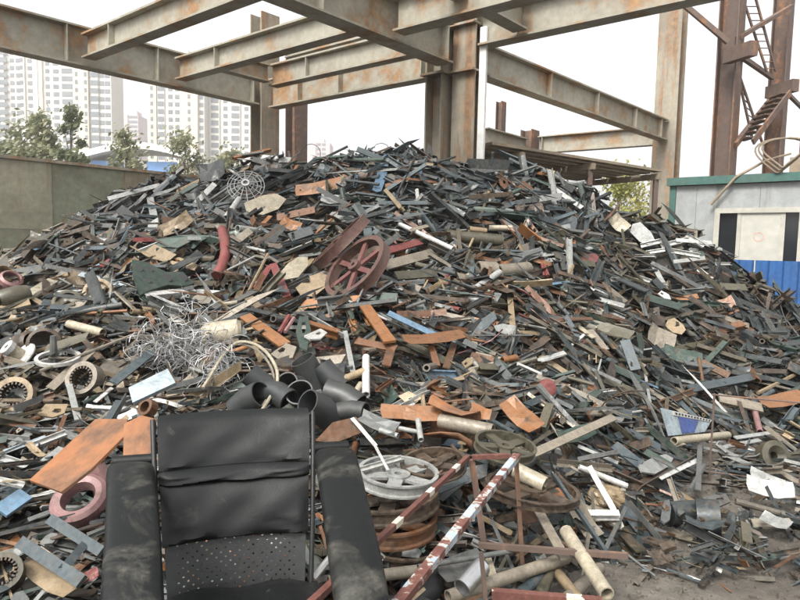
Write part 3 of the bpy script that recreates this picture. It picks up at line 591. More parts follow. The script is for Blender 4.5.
# ------------------------------------------------------------------ pieces that can be read one by one in the photograph
for r in [
  ('flat_bar', 108, 199, 160, 185, 5, 'pale'), ('steel_channel', 74, 219, 113, 216, 6, 'pale'), ('flat_bar', 150, 197, 155, 221, 7, 'pale'), ('flat_bar', 126, 223, 141, 241, 3, 'white'),
  ('steel_channel', 137, 255, 166, 243, 8, 'white'), ('flat_bar', 80, 274, 130, 287, 6, 'sky', 'pale blue painted bar lying below the dark curved belt'), ('square_tube', 143, 297, 193, 292, 8, 'white', 'bright white square tube below the dark cast bracket'),
  ('rod', 75, 287, 85, 300, 3, 'white'), ('steel_plate', 161, 257, 198, 268, 12, 'tan', 'tan slotted plate beside the dark cast bracket', None, None, .1, 7), ('flat_bar', 20, 301, 54, 280, 12, 'cream', 'cream flat paddle shaped board near the panel wall'),
  ('flat_bar', 50, 290, 66, 272, 10, 'pale'), ('flat_bar', 58, 248, 88, 236, 4, 'brown'), ('flat_bar', 4, 262, 28, 275, 7, 'tan'), ('angle_iron', 60, 252, 84, 240, 5, 'grey'),
  ('bent_sheet', 202, 176, 225, 168, 22, 'dark'), ('steel_plate', 246, 211, 285, 198, 22, 'cream', 'cream square panel with dark edge near the fan guard'), ('pipe', 226, 218, 239, 199, 6, 'white'), ('bent_sheet', 298, 192, 341, 183, 13, 'orange', 'orange rusted torn sheet high on the crest'),
  ('flat_bar', 277, 218, 315, 210, 9, 'rust'), ('bent_sheet', 282, 222, 300, 228, 12, 'orange'), ('bent_sheet', 377, 192, 384, 166, 9, 'blue', 'upright light blue bent strip on the crest'), ('angle_iron', 226, 250, 262, 234, 7, 'olive'),
  ('angle_iron', 252, 238, 262, 252, 7, 'olive'), ('rod', 244, 300, 268, 254, 3, 'tan'), ('flat_bar', 256, 288, 270, 266, 6, 'red'), ('flat_bar', 273, 264, 287, 297, 8, 'red'), ('steel_plate', 284, 280, 306, 257, 20, 'cream'),
  ('steel_plate', 300, 295, 328, 275, 22, 'tan'), ('flat_bar', 376, 254, 420, 242, 9, 'red', 'bright red flat bar poking out behind the spoked wheels'), ('pipe', 399, 224, 453, 249, 5, 'white', 'long white pole lying across the upper slope'),
  ('flat_bar', 488, 189, 542, 206, 4, 'pale'), ('rod', 417, 190, 420, 224, 4, 'white'), ('pipe', 446, 236, 502, 241, 13, 'olive', 'thick olive brown pipe with open end on the upper slope'), ('pipe', 489, 228, 512, 228, 6, 'cream'), ('pipe', 469, 229, 486, 231, 6, 'tan'),
  ('pipe', 478, 269, 496, 270, 16, 'wood', 'short wide pale pipe collar beside another pipe'), ('pipe', 498, 272, 528, 269, 15, 'wood', 'wide pale pipe facing right on the upper slope'), ('flat_bar', 384, 266, 434, 253, 11, 'wood'), ('flat_bar', 396, 276, 436, 273, 10, 'olive'),
  ('flat_bar', 402, 283, 420, 290, 8, 'wood'), ('rod', 539, 252, 548, 276, 4, 'red'), ('rod', 544, 276, 541, 258, 3, 'red'), ('flat_bar', 550, 186, 582, 208, 5, 'pale'), ('steel_plate', 582, 262, 598, 256, 12, 'red'),
  ('steel_channel', 641, 246, 666, 240, 5, 'white'), ('steel_channel', 662, 246, 690, 239, 5, 'white'), ('steel_channel', 646, 253, 665, 250, 4, 'white'), ('steel_channel', 671, 251, 700, 256, 5, 'white'), ('steel_channel', 691, 250, 728, 256, 4, 'white'),
  ('steel_channel', 686, 235, 704, 246, 5, 'white'), ('steel_channel', 633, 256, 655, 256, 3, 'pale'), ('steel_channel', 716, 264, 731, 264, 3, 'white'), ('flat_bar', 698, 269, 715, 282, 5, 'white'), ('steel_channel', 639, 278, 668, 288, 5, 'white'), ('flat_bar', 653, 265, 663, 283, 5, 'pale'),
  ('flat_bar', 672, 262, 705, 258, 4, 'pale'), ('flat_bar', 700, 242, 722, 250, 4, 'pale'), ('flat_bar', 676, 240, 712, 243, 4, 'white'),
  ('steel_plate', 633, 224, 652, 245, 16, 'pale', 'upright pale square plate on the right crest'), ('bent_sheet', 612, 218, 626, 230, 14, 'cream', 'star shaped pale crumpled sheet beside the square plate'), ('steel_plate', 657, 293, 670, 297, 10, 'white', 'small white plate with holes below the white channels', None, None, .12, 7),
  ('flat_bar', 677, 300, 698, 296, 6, 'orange', 'yellow orange flat bar beside a small white plate'), ('pipe', 69, 324, 103, 333, 9, 'cream', 'stubby cream pipe above the white ring'), ('rod', 40, 371, 187, 314, 3, 'wood', 'very long thin rod slanting up to the wire tangle', None, None, .16),
  ('flat_bar', 50, 389, 92, 350, 9, 'wood'), ('flat_bar', 68, 380, 78, 420, 6, 'pale'), ('flat_bar', 113, 383, 152, 352, 9, 'steel', 'blue grey flat bar reaching into the wire tangle', None, None, .15), ('steel_plate', 36, 414, 69, 408, 20, 'tan', 'yellowish square plate below the motor stators', None, None, .1, 8),
  ('steel_channel', 32, 446, 66, 433, 7, 'white'), ('flat_bar', 4, 452, 46, 437, 5, 'sky'), ('flat_bar', 95, 402, 112, 388, 4, 'white'), ('flat_bar', 10, 445, 30, 433, 6, 'pale'), ('flat_bar', 44, 462, 62, 448, 8, 'pale'),
  ('angle_iron', 88, 452, 121, 397, 11, 'steel', 'dark steel angle leaning on the orange sheet', None, None, .30), ('flat_bar', 0, 512, 26, 494, 18, 'blue', 'light blue painted plate near the pink cast ring', None, None, .14), ('flat_bar', 245, 316, 285, 345, 12, 'orange', 'yellow orange rusted flat plate above the black pipe stubs', None, None, .14),
  ('steel_plate', 272, 352, 296, 352, 24, 'wood', 'weathered plate with slots at the yellow orange plate end', None, None, .12, 7), ('rod', 279, 333, 289, 316, 5, 'red'), ('rod', 285, 332, 294, 318, 4, 'pink'), ('steel_plate', 303, 352, 304, 311, 15, 'green', 'dark green slotted plate standing above the black pipe stubs', None, None, .14, 9),
  ('angle_iron', 301, 309, 346, 335, 5, 'pale'), ('flat_bar', 345, 331, 353, 372, 5, 'pale'), ('steel_plate', 309, 340, 324, 330, 16, 'white', 'small white square plate with one hole', None, None, .16, 6), ('flat_bar', 365, 306, 390, 342, 12, 'orange', 'orange rusted flat bar leaning below the spoked wheels', None, None, .14),
  ('flat_bar', 356, 341, 396, 349, 9, 'rust'), ('flat_bar', 386, 366, 392, 345, 9, 'rust'), ('pipe', 366, 395, 366, 357, 8, 'white', 'short upright white pipe beside the black pipe stubs', None, None, .16), ('pipe', 337, 382, 364, 371, 8, 'tan', 'brown open pipe lying beside the black pipe stubs', None, None, .16),
  ('pipe', 355, 394, 361, 384, 7, 'cream'), ('bent_sheet', 406, 342, 461, 335, 14, 'orange', 'long ragged orange rusted sheet in mid slope', None, None, .14), ('bent_sheet', 474, 321, 499, 325, 7, 'orange'), ('flat_bar', 431, 346, 437, 366, 7, 'rust'), ('flat_bar', 446, 368, 454, 344, 7, 'rust'),
  ('flat_bar', 388, 313, 437, 336, 7, 'blue', 'light blue flat bar tilted in mid slope', None, None, .14), ('bent_sheet', 507, 404, 537, 430, 22, 'orange', 'folded yellow orange sheet beside the orange cone', None, None, .14), ('flat_bar', 528, 456, 614, 417, 9, 'wood', 'long weathered plank sloping across the right foot', None, None, .20),
  ('flat_bar', 540, 340, 580, 373, 7, 'brown'), ('flat_bar', 510, 298, 513, 331, 6, 'tan'), ('flat_bar', 458, 409, 512, 401, 7, 'brown'), ('flat_bar', 440, 313, 478, 322, 5, 'wood'), ('flat_bar', 540, 356, 574, 378, 6, 'tan'),
  ('bent_sheet', 648, 333, 672, 344, 22, 'wood', 'pale folded sheet on the dark flank'), ('steel_plate', 668, 320, 683, 334, 16, 'tan'), ('flat_bar', 704, 311, 749, 326, 6, 'wood'), ('bent_sheet', 664, 352, 700, 360, 16, 'green'), ('flat_bar', 699, 361, 729, 376, 8, 'rust'),
  ('flat_bar', 690, 389, 752, 377, 9, 'steel', 'long blue grey beam lying at the dark flank foot', None, None, .14), ('flat_bar', 719, 398, 762, 408, 11, 'wood', 'stubby weathered timber at the dark flank foot', None, None, .14), ('bent_sheet', 762, 405, 800, 396, 16, 'orange', 'orange sheet lying at the far right foot', None, None, .14),
  ('rod', 758, 393, 802, 371, 4, 'tan'), ('pipe', 674, 441, 728, 435, 8, 'cream', 'cream round post lying below the blue printed panel', None, None, .12), ('pipe', 579, 467, 627, 486, 6, 'white', 'clean white pipe lying on the ground edge', None, None, .14),
  ('flat_bar', 578, 446, 618, 463, 4, 'pale'), ('angle_iron', 636, 486, 692, 454, 8, 'brown'), ('steel_plate', 641, 472, 672, 457, 16, 'pale', 'pale plate with red mark on the littered ground'), ('flat_bar', 660, 478, 698, 460, 5, 'white'), ('angle_iron', 613, 470, 655, 488, 5, 'brown'),
  ('steel_plate', 705, 504, 729, 497, 17, 'grey', 'grey plate with central hole on the littered ground', None, None, .1, 6), ('steel_plate', 664, 524, 668, 500, 9, 'grey'), ('steel_plate', 680, 516, 683, 497, 7, 'grey'), ('bent_sheet', 748, 486, 792, 492, 22, 'white', 'shiny white bent sheet on the right litter', None, None, .14),
  ('bent_sheet', 763, 517, 790, 527, 14, 'pale'), ('flat_bar', 606, 548, 626, 507, 4, 'grey'), ('rod', 556, 472, 575, 492, 3, 'brown'), ('flat_bar', 720, 448, 760, 440, 5, 'pale'), ('flat_bar', 735, 438, 770, 433, 5, 'pale'), ('flat_bar', 700, 444, 698, 490, 5, 'grey'),
  ('bent_sheet', 560, 440, 590, 430, 16, 'green'), ('flat_bar', 630, 432, 660, 448, 9, 'steel'), ('flat_bar', 614, 445, 640, 465, 12, 'steel'), ('flat_bar', 648, 448, 690, 462, 4, 'dark'), ('rod', 690, 490, 704, 466, 5, 'grey'), ('flat_bar', 645, 372, 651, 409, 3, 'pale'), ('pipe', 755, 412, 760, 432, 6, 'pink'),
  ('angle_iron', 640, 330, 615, 345, 6, 'olive'), ('flat_bar', 610, 366, 640, 380, 9, 'green'), ('flat_bar', 604, 380, 640, 394, 8, 'olive'), ('flat_bar', 590, 330, 606, 350, 7, 'wood'), ('flat_bar', 570, 320, 594, 338, 5, 'cream'),
]: hero(*r)
# the small tan debris by the chair and the pipes on the ground
for r in [('pipe', 448, 597, 566, 558, 14, 'wood', 'long beige dusty pipe lying under the brown crossbar', None, None, .14), ('pipe', 566, 531, 607, 594, 15, 'cream', 'thick cream pipe with open end pointing forward', None, None, .24), ('pipe', 328, 582, 424, 570, 13, 'wood', 'dusty beige pipe beside the chair arm', None, None, .12),
          ('pipe', 418, 567, 512, 551, 6, 'grey', 'thin grey pipe under the striped barrier', None, None, .16), ('pipe', 540, 596, 552, 566, 13, 'olive'), ('pipe', 520, 594, 546, 572, 12, 'steel'), ('pipe', 566, 600, 600, 568, 13, 'wood'), ('pipe', 552, 566, 580, 600, 11, 'tan'), ('pipe', 338, 592, 386, 588, 12, 'wood'),
          ('flat_bar', 528, 492, 566, 560, 10, 'wood', 'grey brown timber leaning on the ground behind the barrier', None, None, .22), ('angle_iron', 553, 472, 614, 562, 6, 'steel', 'long blue grey angle bar leaning down to the ground', None, None, .26), ('steel_plate', 487, 556, 497, 592, 9, 'cream'),
          ('bent_sheet', 440, 575, 480, 560, 26, 'grey'), ('bent_sheet', 545, 500, 568, 490, 18, 'orange'), ('bent_sheet', 488, 480, 510, 500, 22, 'brown'), ('flat_bar', 496, 520, 540, 512, 8, 'brown'), ('bent_sheet', 520, 520, 545, 505, 20, 'rust'), ('flat_bar', 430, 520, 460, 540, 8, 'dark'), ('flat_bar', 440, 500, 462, 482, 7, 'dark'),
          ('flat_bar', 28, 520, 60, 508, 5, 'grey'), ('steel_plate', 60, 515, 74, 522, 8, 'cream'), ('bent_sheet', 32, 562, 78, 590, 30, 'tan'), ('bent_sheet', 80, 580, 98, 572, 12, 'red'), ('flat_bar', 0, 600, 58, 582, 4, 'green'), ('bent_sheet', 8, 556, 30, 548, 10, 'pale'), ('steel_plate', 44, 545, 56, 534, 12, 'pale')]: hero(*r)
def frm(x1, y1, x2, y2, lift=.1):   # a hit point with local axes: along, side, facing
    a, d = hit(x1, y1, lift); b, _ = hit(x2, y2, lift); n = normal(a.x, a.y); return a, b, n, d
SC = M['scrap']
def mk(name, mb, ck, label, cat, smooth=False, mat=None): o = tag(mb.build(name, mat or SC, None, smooth, K[ck] if ck else None), label, cat); return o
def toCam(p): return (EYE - p).normalized()
# dark grey bent frame near the chair
fr = tag(empty('dark_metal_frame'), 'dark blue grey metal frame of flat bars beside the chair', 'metal frame')
for x1, y1, x2, y2, w_ in ((50, 519, 102, 552, .045), (20, 542, 82, 582, .05), (62, 570, 84, 545, .035)):
    a, _ = hit(x1, y1, .17); b, _ = hit(x2, y2, .17); MB().extr(RECT(w_, .02), a, b, toCam((a + b) / 2)).build('bar', SC, fr, color=K['steel'])
# big orange sheet leaning at the left of the chair, with a folded lug
pts = [P(30, 481, 2.62), P(62, 493, 2.50), P(92, 470, 2.55), P(126, 436, 2.72), P(128, 420, 2.82), P(96, 420, 2.98)]
n_ = (pts[3] - pts[0]).cross(pts[5] - pts[0]).normalized(); mk('rusted_sheet', MB().add([p + n_ * s for s in (-.006, .006) for p in pts], [(5, 4, 3, 2, 1, 0), (6, 7, 8, 9, 10, 11)] + [(i, (i + 1) % 6, 6 + (i + 1) % 6, 6 + i) for i in range(6)]), 'orange', 'large orange rusted sheet leaning beside the black chair', 'metal sheet', False, M['orangesheet'])
pts = [P(123, 463, 2.60), P(150, 462, 2.55), P(156, 420, 2.66), P(140, 416, 2.72), P(124, 424, 2.74)]
mk('folded_plate', MB().add([p + V((.0, s, 0)) for s in (0, .014) for p in pts], [(0, 1, 2, 3, 4), (9, 8, 7, 6, 5)] + [(i, 5 + i, 5 + (i + 1) % 5, (i + 1) % 5) for i in range(5)]), 'orange', 'orange rusted folded plate just behind the chair backrest', 'metal plate', False, M['orangesheet'])
c_, _ = hit(148, 408, .22); mk('rusty_lug', MB().lathe([(.035, -.03), (.055, -.03), (.055, .03), (.035, .03)], c_, (-.4, -.8, .5), 14), 'rust', 'curled rusty lug above the orange folded plate', 'lug')
# pink cast ring
c_, d_ = hit(80, 500, .12); mk('cast_ring', MB().lathe([(.075, -.03), (.125, -.035), (.13, .02), (.11, .035), (.08, .03)], c_, (-.05, -.55, .8), 48), 'pink', 'pink painted cast ring half under the orange sheet', 'ring', True)
c_, d_ = hit(100, 478, .14); mk('cast_lug', MB().box(c_, (.10, .05, .12), (V((.8, -.3, .5)).normalized(), V((.3, .95, .1)).normalized(), V((-.5, .1, .85)).normalized())), 'pink', 'pink cast block beside the pink ring', 'casting')
# white disc with hub, white ring with post
c_, d_ = hit(22, 357, .12); ax_ = V((-.45, -.55, .62)).normalized(); wd_ = tag(empty('hubbed_disc'), 'white round disc with a thick hub near the panel wall', 'disc')
MB().lathe([(.03, -.012), (.115, -.012), (.12, .0), (.112, .014), (.03, .016)], c_, ax_, 26).build('disc', SC, wd_, True, K['white'])
MB().lathe([(.018, .012), (.05, .012), (.048, .10), (.018, .10)], c_, ax_, 16).build('hub', SC, wd_, True, K['cream']); MB().lathe([(.016, .10), (.056, .10), (.056, .135), (.016, .135)], c_, ax_, 16).build('hub_cap', SC, wd_, True, K['white'])
c_, d_ = hit(58, 358, .10); ax_ = V((.05, -.2, 1)).normalized(); rg = tag(empty('ring_on_post'), 'white oval ring with a grey metal post in its middle', 'ring')
MB().lathe([(.125, -.012), (.15, -.012), (.15, .012), (.125, .012)], c_, ax_, 30).build('ring', SC, rg, True, K['white']); MB().tube([c_ - V((.03, 0, .04)), c_ + V((-.03, 0, .16))], [.03, .022], 8).build('post', SC, rg, True, K['grey'])
# motor stators, drums and pots at the left
for px, py, r_, ax_, ck, lb in ((15, 396, .115, (.25, -.85, .45), 'tan', 'round tan motor stator by the littered left edge'), (85, 379, .115, (-.1, -.9, .4), 'wood', 'round dusty motor stator below the white ring'), (4, 574, .075, (.3, -.7, .6), 'olive', 'rusty ring with bolt holes at the near left edge')):
    c_, d_ = hit(px, py, .12); o = tag(empty('motor_stator'), lb, 'motor part'); ax_ = V(ax_).normalized()
    MB().lathe([(r_ * .72, -.05), (r_, -.05), (r_, .05), (r_ * .72, .05)], c_, ax_, 24).build('shell', SC, o, True, K[ck])
    a_ = ax_.orthogonal().normalized(); b2 = ax_.cross(a_)
    for k in range(20):
        t_ = k * math.pi / 10; q = a_ * math.cos(t_) + b2 * math.sin(t_); MB().box(c_ + q * r_ * .63 + ax_ * .006, (r_ * .16, r_ * .09, .1), (q, ax_.cross(q), ax_)).build('winding_tooth', SC, o, False, K['brown'])
for px, py, r_, h_, ax_, ck, nm, lb in ((10, 283, .12, .18, (.5, -.4, .7), 'pink', 'rounded_pot', 'rounded pinkish pot by the panel wall foot'), (14, 297, .10, .26, (-.6, -.7, -.2), 'olive', 'open_jar', 'olive green open jar lying by the panel wall foot'), (2, 278, .12, .2, (.6, -.3, .6), 'tan', 'rounded_pot', 'tan rounded pot next to the pinkish pot'), (45, 345, .13, .16, (.3, -.8, .3), 'brown', 'open_jar', 'dark brown bowl behind the white ring'),
                                    (67, 302, .13, .06, (.1, -.7, .7), 'olive', 'open_jar', 'shallow olive dish on the left slope'), (98, 292, .14, .06, (.1, -.8, .5), 'tan', 'open_jar', 'round tan pan under the pale blue bar'), (25, 345, .10, .2, (.8, -.4, .3), 'brown', 'open_jar', 'brown dented can beside the white hubbed disc')):
    c_, d_ = hit(px, py, .12); mk(nm, MB().lathe([(.001, -h_ * .5), (r_ * .8, -h_ * .5), (r_, -h_ * .15), (r_ * .92, h_ * .4), (r_ * .72, h_ * .5), (r_ * .66, h_ * .42), (r_ * .8, 0), (.001, -h_ * .4)], c_, ax_, 18), ck, lb, 'pot', True)
# cream fuel tank
c_, d_ = hit(222, 334, .14); tk = tag(empty('fuel_tank'), 'cream dented drum tank above the hoop of cable', 'tank'); ax_ = V((.92, .25, .1)).normalized()
MB().lathe([(.001, -.15), (.07, -.15), (.10, -.12), (.105, .12), (.075, .15), (.001, .15)], c_, ax_, 20).build('shell', SC, tk, True, K['cream']); q = c_ + V((-.07, -.103, .0)); MB().lathe([(.012, 0), (.028, 0), (.028, .02), (.012, .02)], q, (0, -1, .1), 12).build('filler_neck', SC, tk, True, K['dark'])
# red spoked wheels
def spoked(c, ax, R, name, label, ck='red', nsp=6, wd_=.10):
    ax = V(ax).normalized(); o = tag(empty(name), label, 'wheel'); a = ax.orthogonal().normalized(); b = ax.cross(a); col = (.105, .05, .042, .55)
    MB().lathe([(R * .86, -wd_ * .5), (R, -wd_ * .5), (R * .97, 0), (R, wd_ * .5), (R * .86, wd_ * .5), (R * .88, 0)], c, ax, 40).build('rim', SC, o, True, col)
    MB().lathe([(R * .06, -wd_ * .6), (R * .17, -wd_ * .6), (R * .17, wd_ * .6), (R * .06, wd_ * .6)], c, ax, 18).build('hub', SC, o, True, col)
    for k in range(nsp):
        t = k * 2 * math.pi / nsp + .3; q = a * math.cos(t) + b * math.sin(t); MB().extr(RECT(.05, .03), c + q * R * .16, c + q * R * .88, ax).build('spoke', SC, o, False, (.14, .052, .047, .45))
    return o
c_, d_ = hit(357, 268, .22); spoked(c_, (-.62, -.48, .62), .36, 'spoked_wheel', 'dull red cast wheel with open spokes facing out of the heap')
c_, d_ = hit(346, 252, .10); spoked(c_ + V((-.06, .10, .10)), (-.70, -.12, .70), .37, 'spoked_wheel', 'dull red wheel rim standing directly behind the spoked wheel')
HERO.append((c_, c_ + V((.2, -.2, 0)), .7))
# wire fan guard
c_, d_ = hit(246, 186, .18); ax_ = V((.1, -.85, .5)).normalized(); fg = tag(empty('fan_guard'), 'round pale wire fan guard on the upper left slope', 'fan guard'); a = ax_.orthogonal().normalized(); b = ax_.cross(a)
for r_ in (.10, .15, .20, .24): MB().tube([c_ + ax_ * (.06 * (1 - r_ / .24)) + (a * math.cos(t) + b * math.sin(t)) * r_ for t in np.linspace(0, 6.283, 33)[:-1]], .006, 4, True).build('hoop', M['wire'], fg)
for k in range(14): t = k * math.pi / 7; q = a * math.cos(t) + b * math.sin(t); MB().tube([c_ + ax_ * .07 + q * .05, c_ + ax_ * .03 + q * .14, c_ + q * .245], .006, 4).build('wire_spoke', M['wire'], fg)
MB().lathe([(.03, .05), (.055, .05), (.055, .085), (.03, .085)], c_, ax_, 16).build('hub', M['wire'], fg, True)
HERO.append((c_, c_, .6))
# dark curved belt, red curved pipe, hoop of cable
pts = [hit(x, y, .14)[0] for x, y in ((93, 262), (106, 260), (118, 256), (128, 249), (136, 240), (139, 232))]; bl = MB()
vs = [p + UP * (.05 * s) + toCam(p) * (.012 * q) for p in pts for s, q in ((-1, -1), (1, -1), (1, 1), (-1, 1))]; fs = [(i * 4 + k, i * 4 + (k + 1) % 4, i * 4 + 4 + (k + 1) % 4, i * 4 + 4 + k) for i in range(len(pts) - 1) for k in range(4)] + [(3, 2, 1, 0), (len(vs) - 4, len(vs) - 3, len(vs) - 2, len(vs) - 1)]
mk('rubber_belt', bl.add(vs, fs), 'black', 'dark curved rubber belt on the left slope', 'belt')
mk('curved_pipe', MB().tube([hit(x, y, .16)[0] for x, y in ((222, 230), (225, 243), (225, 256), (221, 268), (216, 276))], .055, 10), 'red', 'dull red curved pipe bend on the left slope', 'pipe', True)
hoop = [(203, 388), (212, 376), (222, 362), (236, 349), (252, 350), (266, 359), (276, 374), (277, 388), (270, 400), (262, 410)]
def smooth_path(p, m=4):
    out = []
    for i in range(len(p) - 1):
        a, b, c, d = p[max(i - 1, 0)], p[i], p[i + 1], p[min(i + 2, len(p) - 1)]
        out += [.5 * (2 * b + (c - a) * t + (2 * a - 5 * b + 4 * c - d) * t * t + (3 * b - a - 3 * c + d) * t ** 3) for t in [k / m for k in range(m)]]
    return out + [p[-1]]
hp_ = [hit(x, y, .18)[0] + UP * (.05 * math.sin(i / 9 * math.pi)) for i, (x, y) in enumerate(hoop)]; mk('cable_hoop', MB().tube(smooth_path(hp_), .011, 7), 'cream', 'cream cable bent in a hoop above the black pipe stubs', 'cable', True)
mk('cable_hoop', MB().tube(smooth_path([p + V((-.03, .03, -.025)) for p in hp_[1:]]), .009, 7), 'wood', 'thinner dusty cable hoop beside the cream cable hoop', 'cable', True)
# dark green cast bracket with holes
a, _ = hit(140, 297, .10); b, _ = hit(196, 287, .12); n_ = (normal(a.x, a.y) + toCam(a) * .9).normalized(); xd = (b - a).normalized(); yd = n_.cross(xd); L_ = (b - a).length; br = tag(empty('cast_bracket'), 'dark green cast bracket with bolt holes above the white tube', 'casting')
MB().prism([(0, 0), (.22 * L_, .06 * L_), (.55 * L_, .10 * L_), (.8 * L_, .02 * L_), (L_, .05 * L_), (L_, .30 * L_), (.72 * L_, .34 * L_), (.55 * L_, .58 * L_), (.38 * L_, .66 * L_), (.20 * L_, .4 * L_)], (xd, yd, n_), a, .06).build('plate', SC, br, False, K['green'])
for fx, fy, r_ in ((.34, .46, .035), (.5, .42, .03), (.62, .22, .05), (.88, .18, .05), (.3, .22, .03)): MB().lathe([(.001, .028), (r_, .028), (r_, .036), (.001, .036)], a + xd * fx * L_ + yd * fy * L_, n_, 14).build('hole', M['blackplastic'], br)
# white blue panel in front of the wire tangle
pts = [P(129, 389, 3.55), P(133, 404, 3.48), P(176, 384, 3.60), P(168, 370, 3.70)]; n_ = (pts[1] - pts[0]).cross(pts[2] - pts[0]).normalized()
mk('painted_panel', MB().add([p + n_ * s for s in (-.014, .014) for p in pts], [(3, 2, 1, 0), (4, 5, 6, 7)] + [(i, (i + 1) % 4, 4 + (i + 1) % 4, 4 + i) for i in range(4)]), 'sky', 'pale blue white rectangular panel before the wire tangle', 'panel'); HERO.append((pts[0], pts[2], .2))
# wire tangle
rw = random.Random(11); wt = MB()
for cx, cy, rr, n in ((188, 352, .23, 150), (150, 350, .15, 46), (222, 372, .17, 54), (196, 322, .12, 34)):
    c_, d_ = hit(cx, cy, .10)
    for k in range(n):
        p = c_ + V((rw.gauss(0, .45), rw.gauss(0, .4), rw.gauss(.15, .35))) * rr; dr = V((rw.gauss(0, 1), rw.gauss(0, 1), rw.gauss(0, .8))).normalized(); pts = [p]; tn = V((rw.gauss(0, 1), rw.gauss(0, 1), rw.gauss(0, 1))).normalized()
        for j in range(9):
            dr = (dr + dr.cross(tn) * .55 + (c_ - p) * 1.4 + V((rw.gauss(0, .35), rw.gauss(0, .35), rw.gauss(0, .35)))).normalized(); p = p + dr * .05; pts.append(p.copy())
        wt.tube(pts, .0026, 3)
    HERO.append((c_, c_, rr * 1.5))
mk('wire_tangle', wt, None, 'big springy tangle of pale galvanised wire on the left slope', 'wire', False, M['wire'])
# black pipe stubs behind the chair
PSL = ['black pipe stub tipped under the cream cable hoop', 'upright wide black pipe stub tallest of the pile', 'black pipe stub with round mouth open to the front', 'black pipe stub with pale worn rim', 'black pipe stub leaning right against the chair backrest top', 'black pipe stub lying level beside the brown open pipe', 'black pipe stub lying lowest inside the cable hoop', 'black pipe stub lying level between two tipped stubs', 'black pipe stub half behind the upright wide stub', 'small black pipe stub above the rusty triangular plate']
for iq, (px, py, r_, L_, ax_) in enumerate(((262, 381, .075, .20, (-.8, -.2, .55)), (308, 374, .088, .22, (-.35, -.1, .93)), (293, 385, .075, .16, (-.35, -.85, .35)), (305, 398, .088, .20, (-.25, -.75, .55)), (320, 412, .085, .24, (-.55, -.55, .6)), (342, 399, .085, .24, (.85, -.3, -.3)), (249, 402, .085, .22, (.75, -.3, .55)), (276, 396, .078, .24, (.8, -.5, -.15)), (332, 376, .08, .2, (-.7, .1, .6)), (352, 412, .06, .18, (.9, -.3, .1)))):
    c_, d_ = hit(px, py, .16); ax_ = V(ax_).normalized(); side = ax_.orthogonal().normalized() * (L_ * .14)
    o = tag(MB().hollow([c_ - ax_ * L_ * .5, c_ + side * .6, c_ + ax_ * L_ * .5], r_, .009, 20).build('pipe_stub', M['blackpipe'], None, True), PSL[iq], 'pipe stub', 'black pipe stubs behind the chair'); HERO.append((c_, c_, .2))
for px, py in ((294, 384), (304, 398)): pass
# rusty triangular plate and chain behind the chair
hero('steel_plate', 314, 440, 361, 424, 26, 'rust', 'rusty brown triangular plate right of the chair backrest', None, 'rusty_plate', .20, 1)
hero('flat_bar', 352, 418, 376, 446, 4, 'white', None, None, None, .24)
# orange cone with pipe through it
a, _ = hit(428, 418, .18); b, _ = hit(476, 428, .22); cn = tag(empty('bent_cone'), 'orange rusted sheet bent into a cone round a dusty pipe', 'metal sheet'); dd = (b - a).normalized(); s_ = dd.orthogonal().normalized(); s2 = dd.cross(s_)
nn = 13; vs = []; tc_ = toCam(b); CA = math.atan2(tc_.dot(s2), tc_.dot(s_)) + .85
for j, (t, r_) in enumerate(((0, .13), (.35, .10), (.7, .085), (1.0, .12))):
    for k in range(nn): an = CA + 4.6 * k / (nn - 1); rr = r_ * (1 + .15 * math.sin(3 * an + j)); vs.append(lerp(a, b, t) + (s_ * math.cos(an) + s2 * math.sin(an)) * rr)
MB().add(vs, [(j * nn + k, j * nn + k + 1, (j + 1) * nn + k + 1, (j + 1) * nn + k) for j in range(3) for k in range(nn - 1)]).build('cone_sheet', M['orangesheet'], cn, True).modifiers.new('thickness', 'SOLIDIFY').thickness = .008
mk('pipe', MB().hollow([lerp(a, b, .25), b + dd * .10 + tc_ * .05], .045, .009, 14), 'wood', 'dusty pipe sticking out of the orange cone', 'pipe', True)
hero('bent_sheet', 382, 412, 440, 414, 18, 'orange', 'flat orange rusted tongue of sheet beside the cone', None, None, .20, 3); hero('bent_sheet', 470, 408, 492, 416, 14, 'orange', None, None, None, .2, 5)
hero('pipe', 380, 430, 398, 436, 6, 'pale', None, None, None, .2); hero('pipe', 418, 420, 421, 440, 6, 'pale', None, None, None, .22); hero('pipe', 398, 428, 418, 432, 5, 'pale', None, None, None, .2); hero('bent_sheet', 362, 418, 400, 432, 16, 'grey', 'torn grey green sheet left of the orange cone', None, None, .2, 2)
# stack of wheel rims in front of the slope
def rim(c, ax, R, wd_, ck, label, spokes=5):
    ax = V(ax).normalized(); o = tag(empty('wheel_rim'), label, 'wheel rim', 'wheel rims stacked beside the chair'); a = ax.orthogonal().normalized(); b = ax.cross(a)
    MB().lathe([(R * .90, -wd_ * .5), (R, -wd_ * .5), (R, -wd_ * .36), (R * .945, -wd_ * .28), (R * .945, wd_ * .28), (R, wd_ * .36), (R, wd_ * .5), (R * .90, wd_ * .5)], c, ax, 36).build('rim', SC, o, True, K[ck])
    MB().lathe([(.02, -.015), (R * .3, -.015), (R * .3, .015), (.02, .015)], c, ax, 18).build('hub', SC, o, True, K[ck])
    for k in range(spokes):
        t = k * 2 * math.pi / spokes; q = a * math.cos(t) + b * math.sin(t); MB().extr(RECT(R * .34, .014), c + q * R * .28, c + q * R * .91, ax).build('spoke', SC, o, False, K[ck])
c0 = P(398, 476, 3.05)
rim(c0, (.05, -.04, .99), .20, .06, 'pale', 'pale aluminium wheel rim lying on top of the stack')
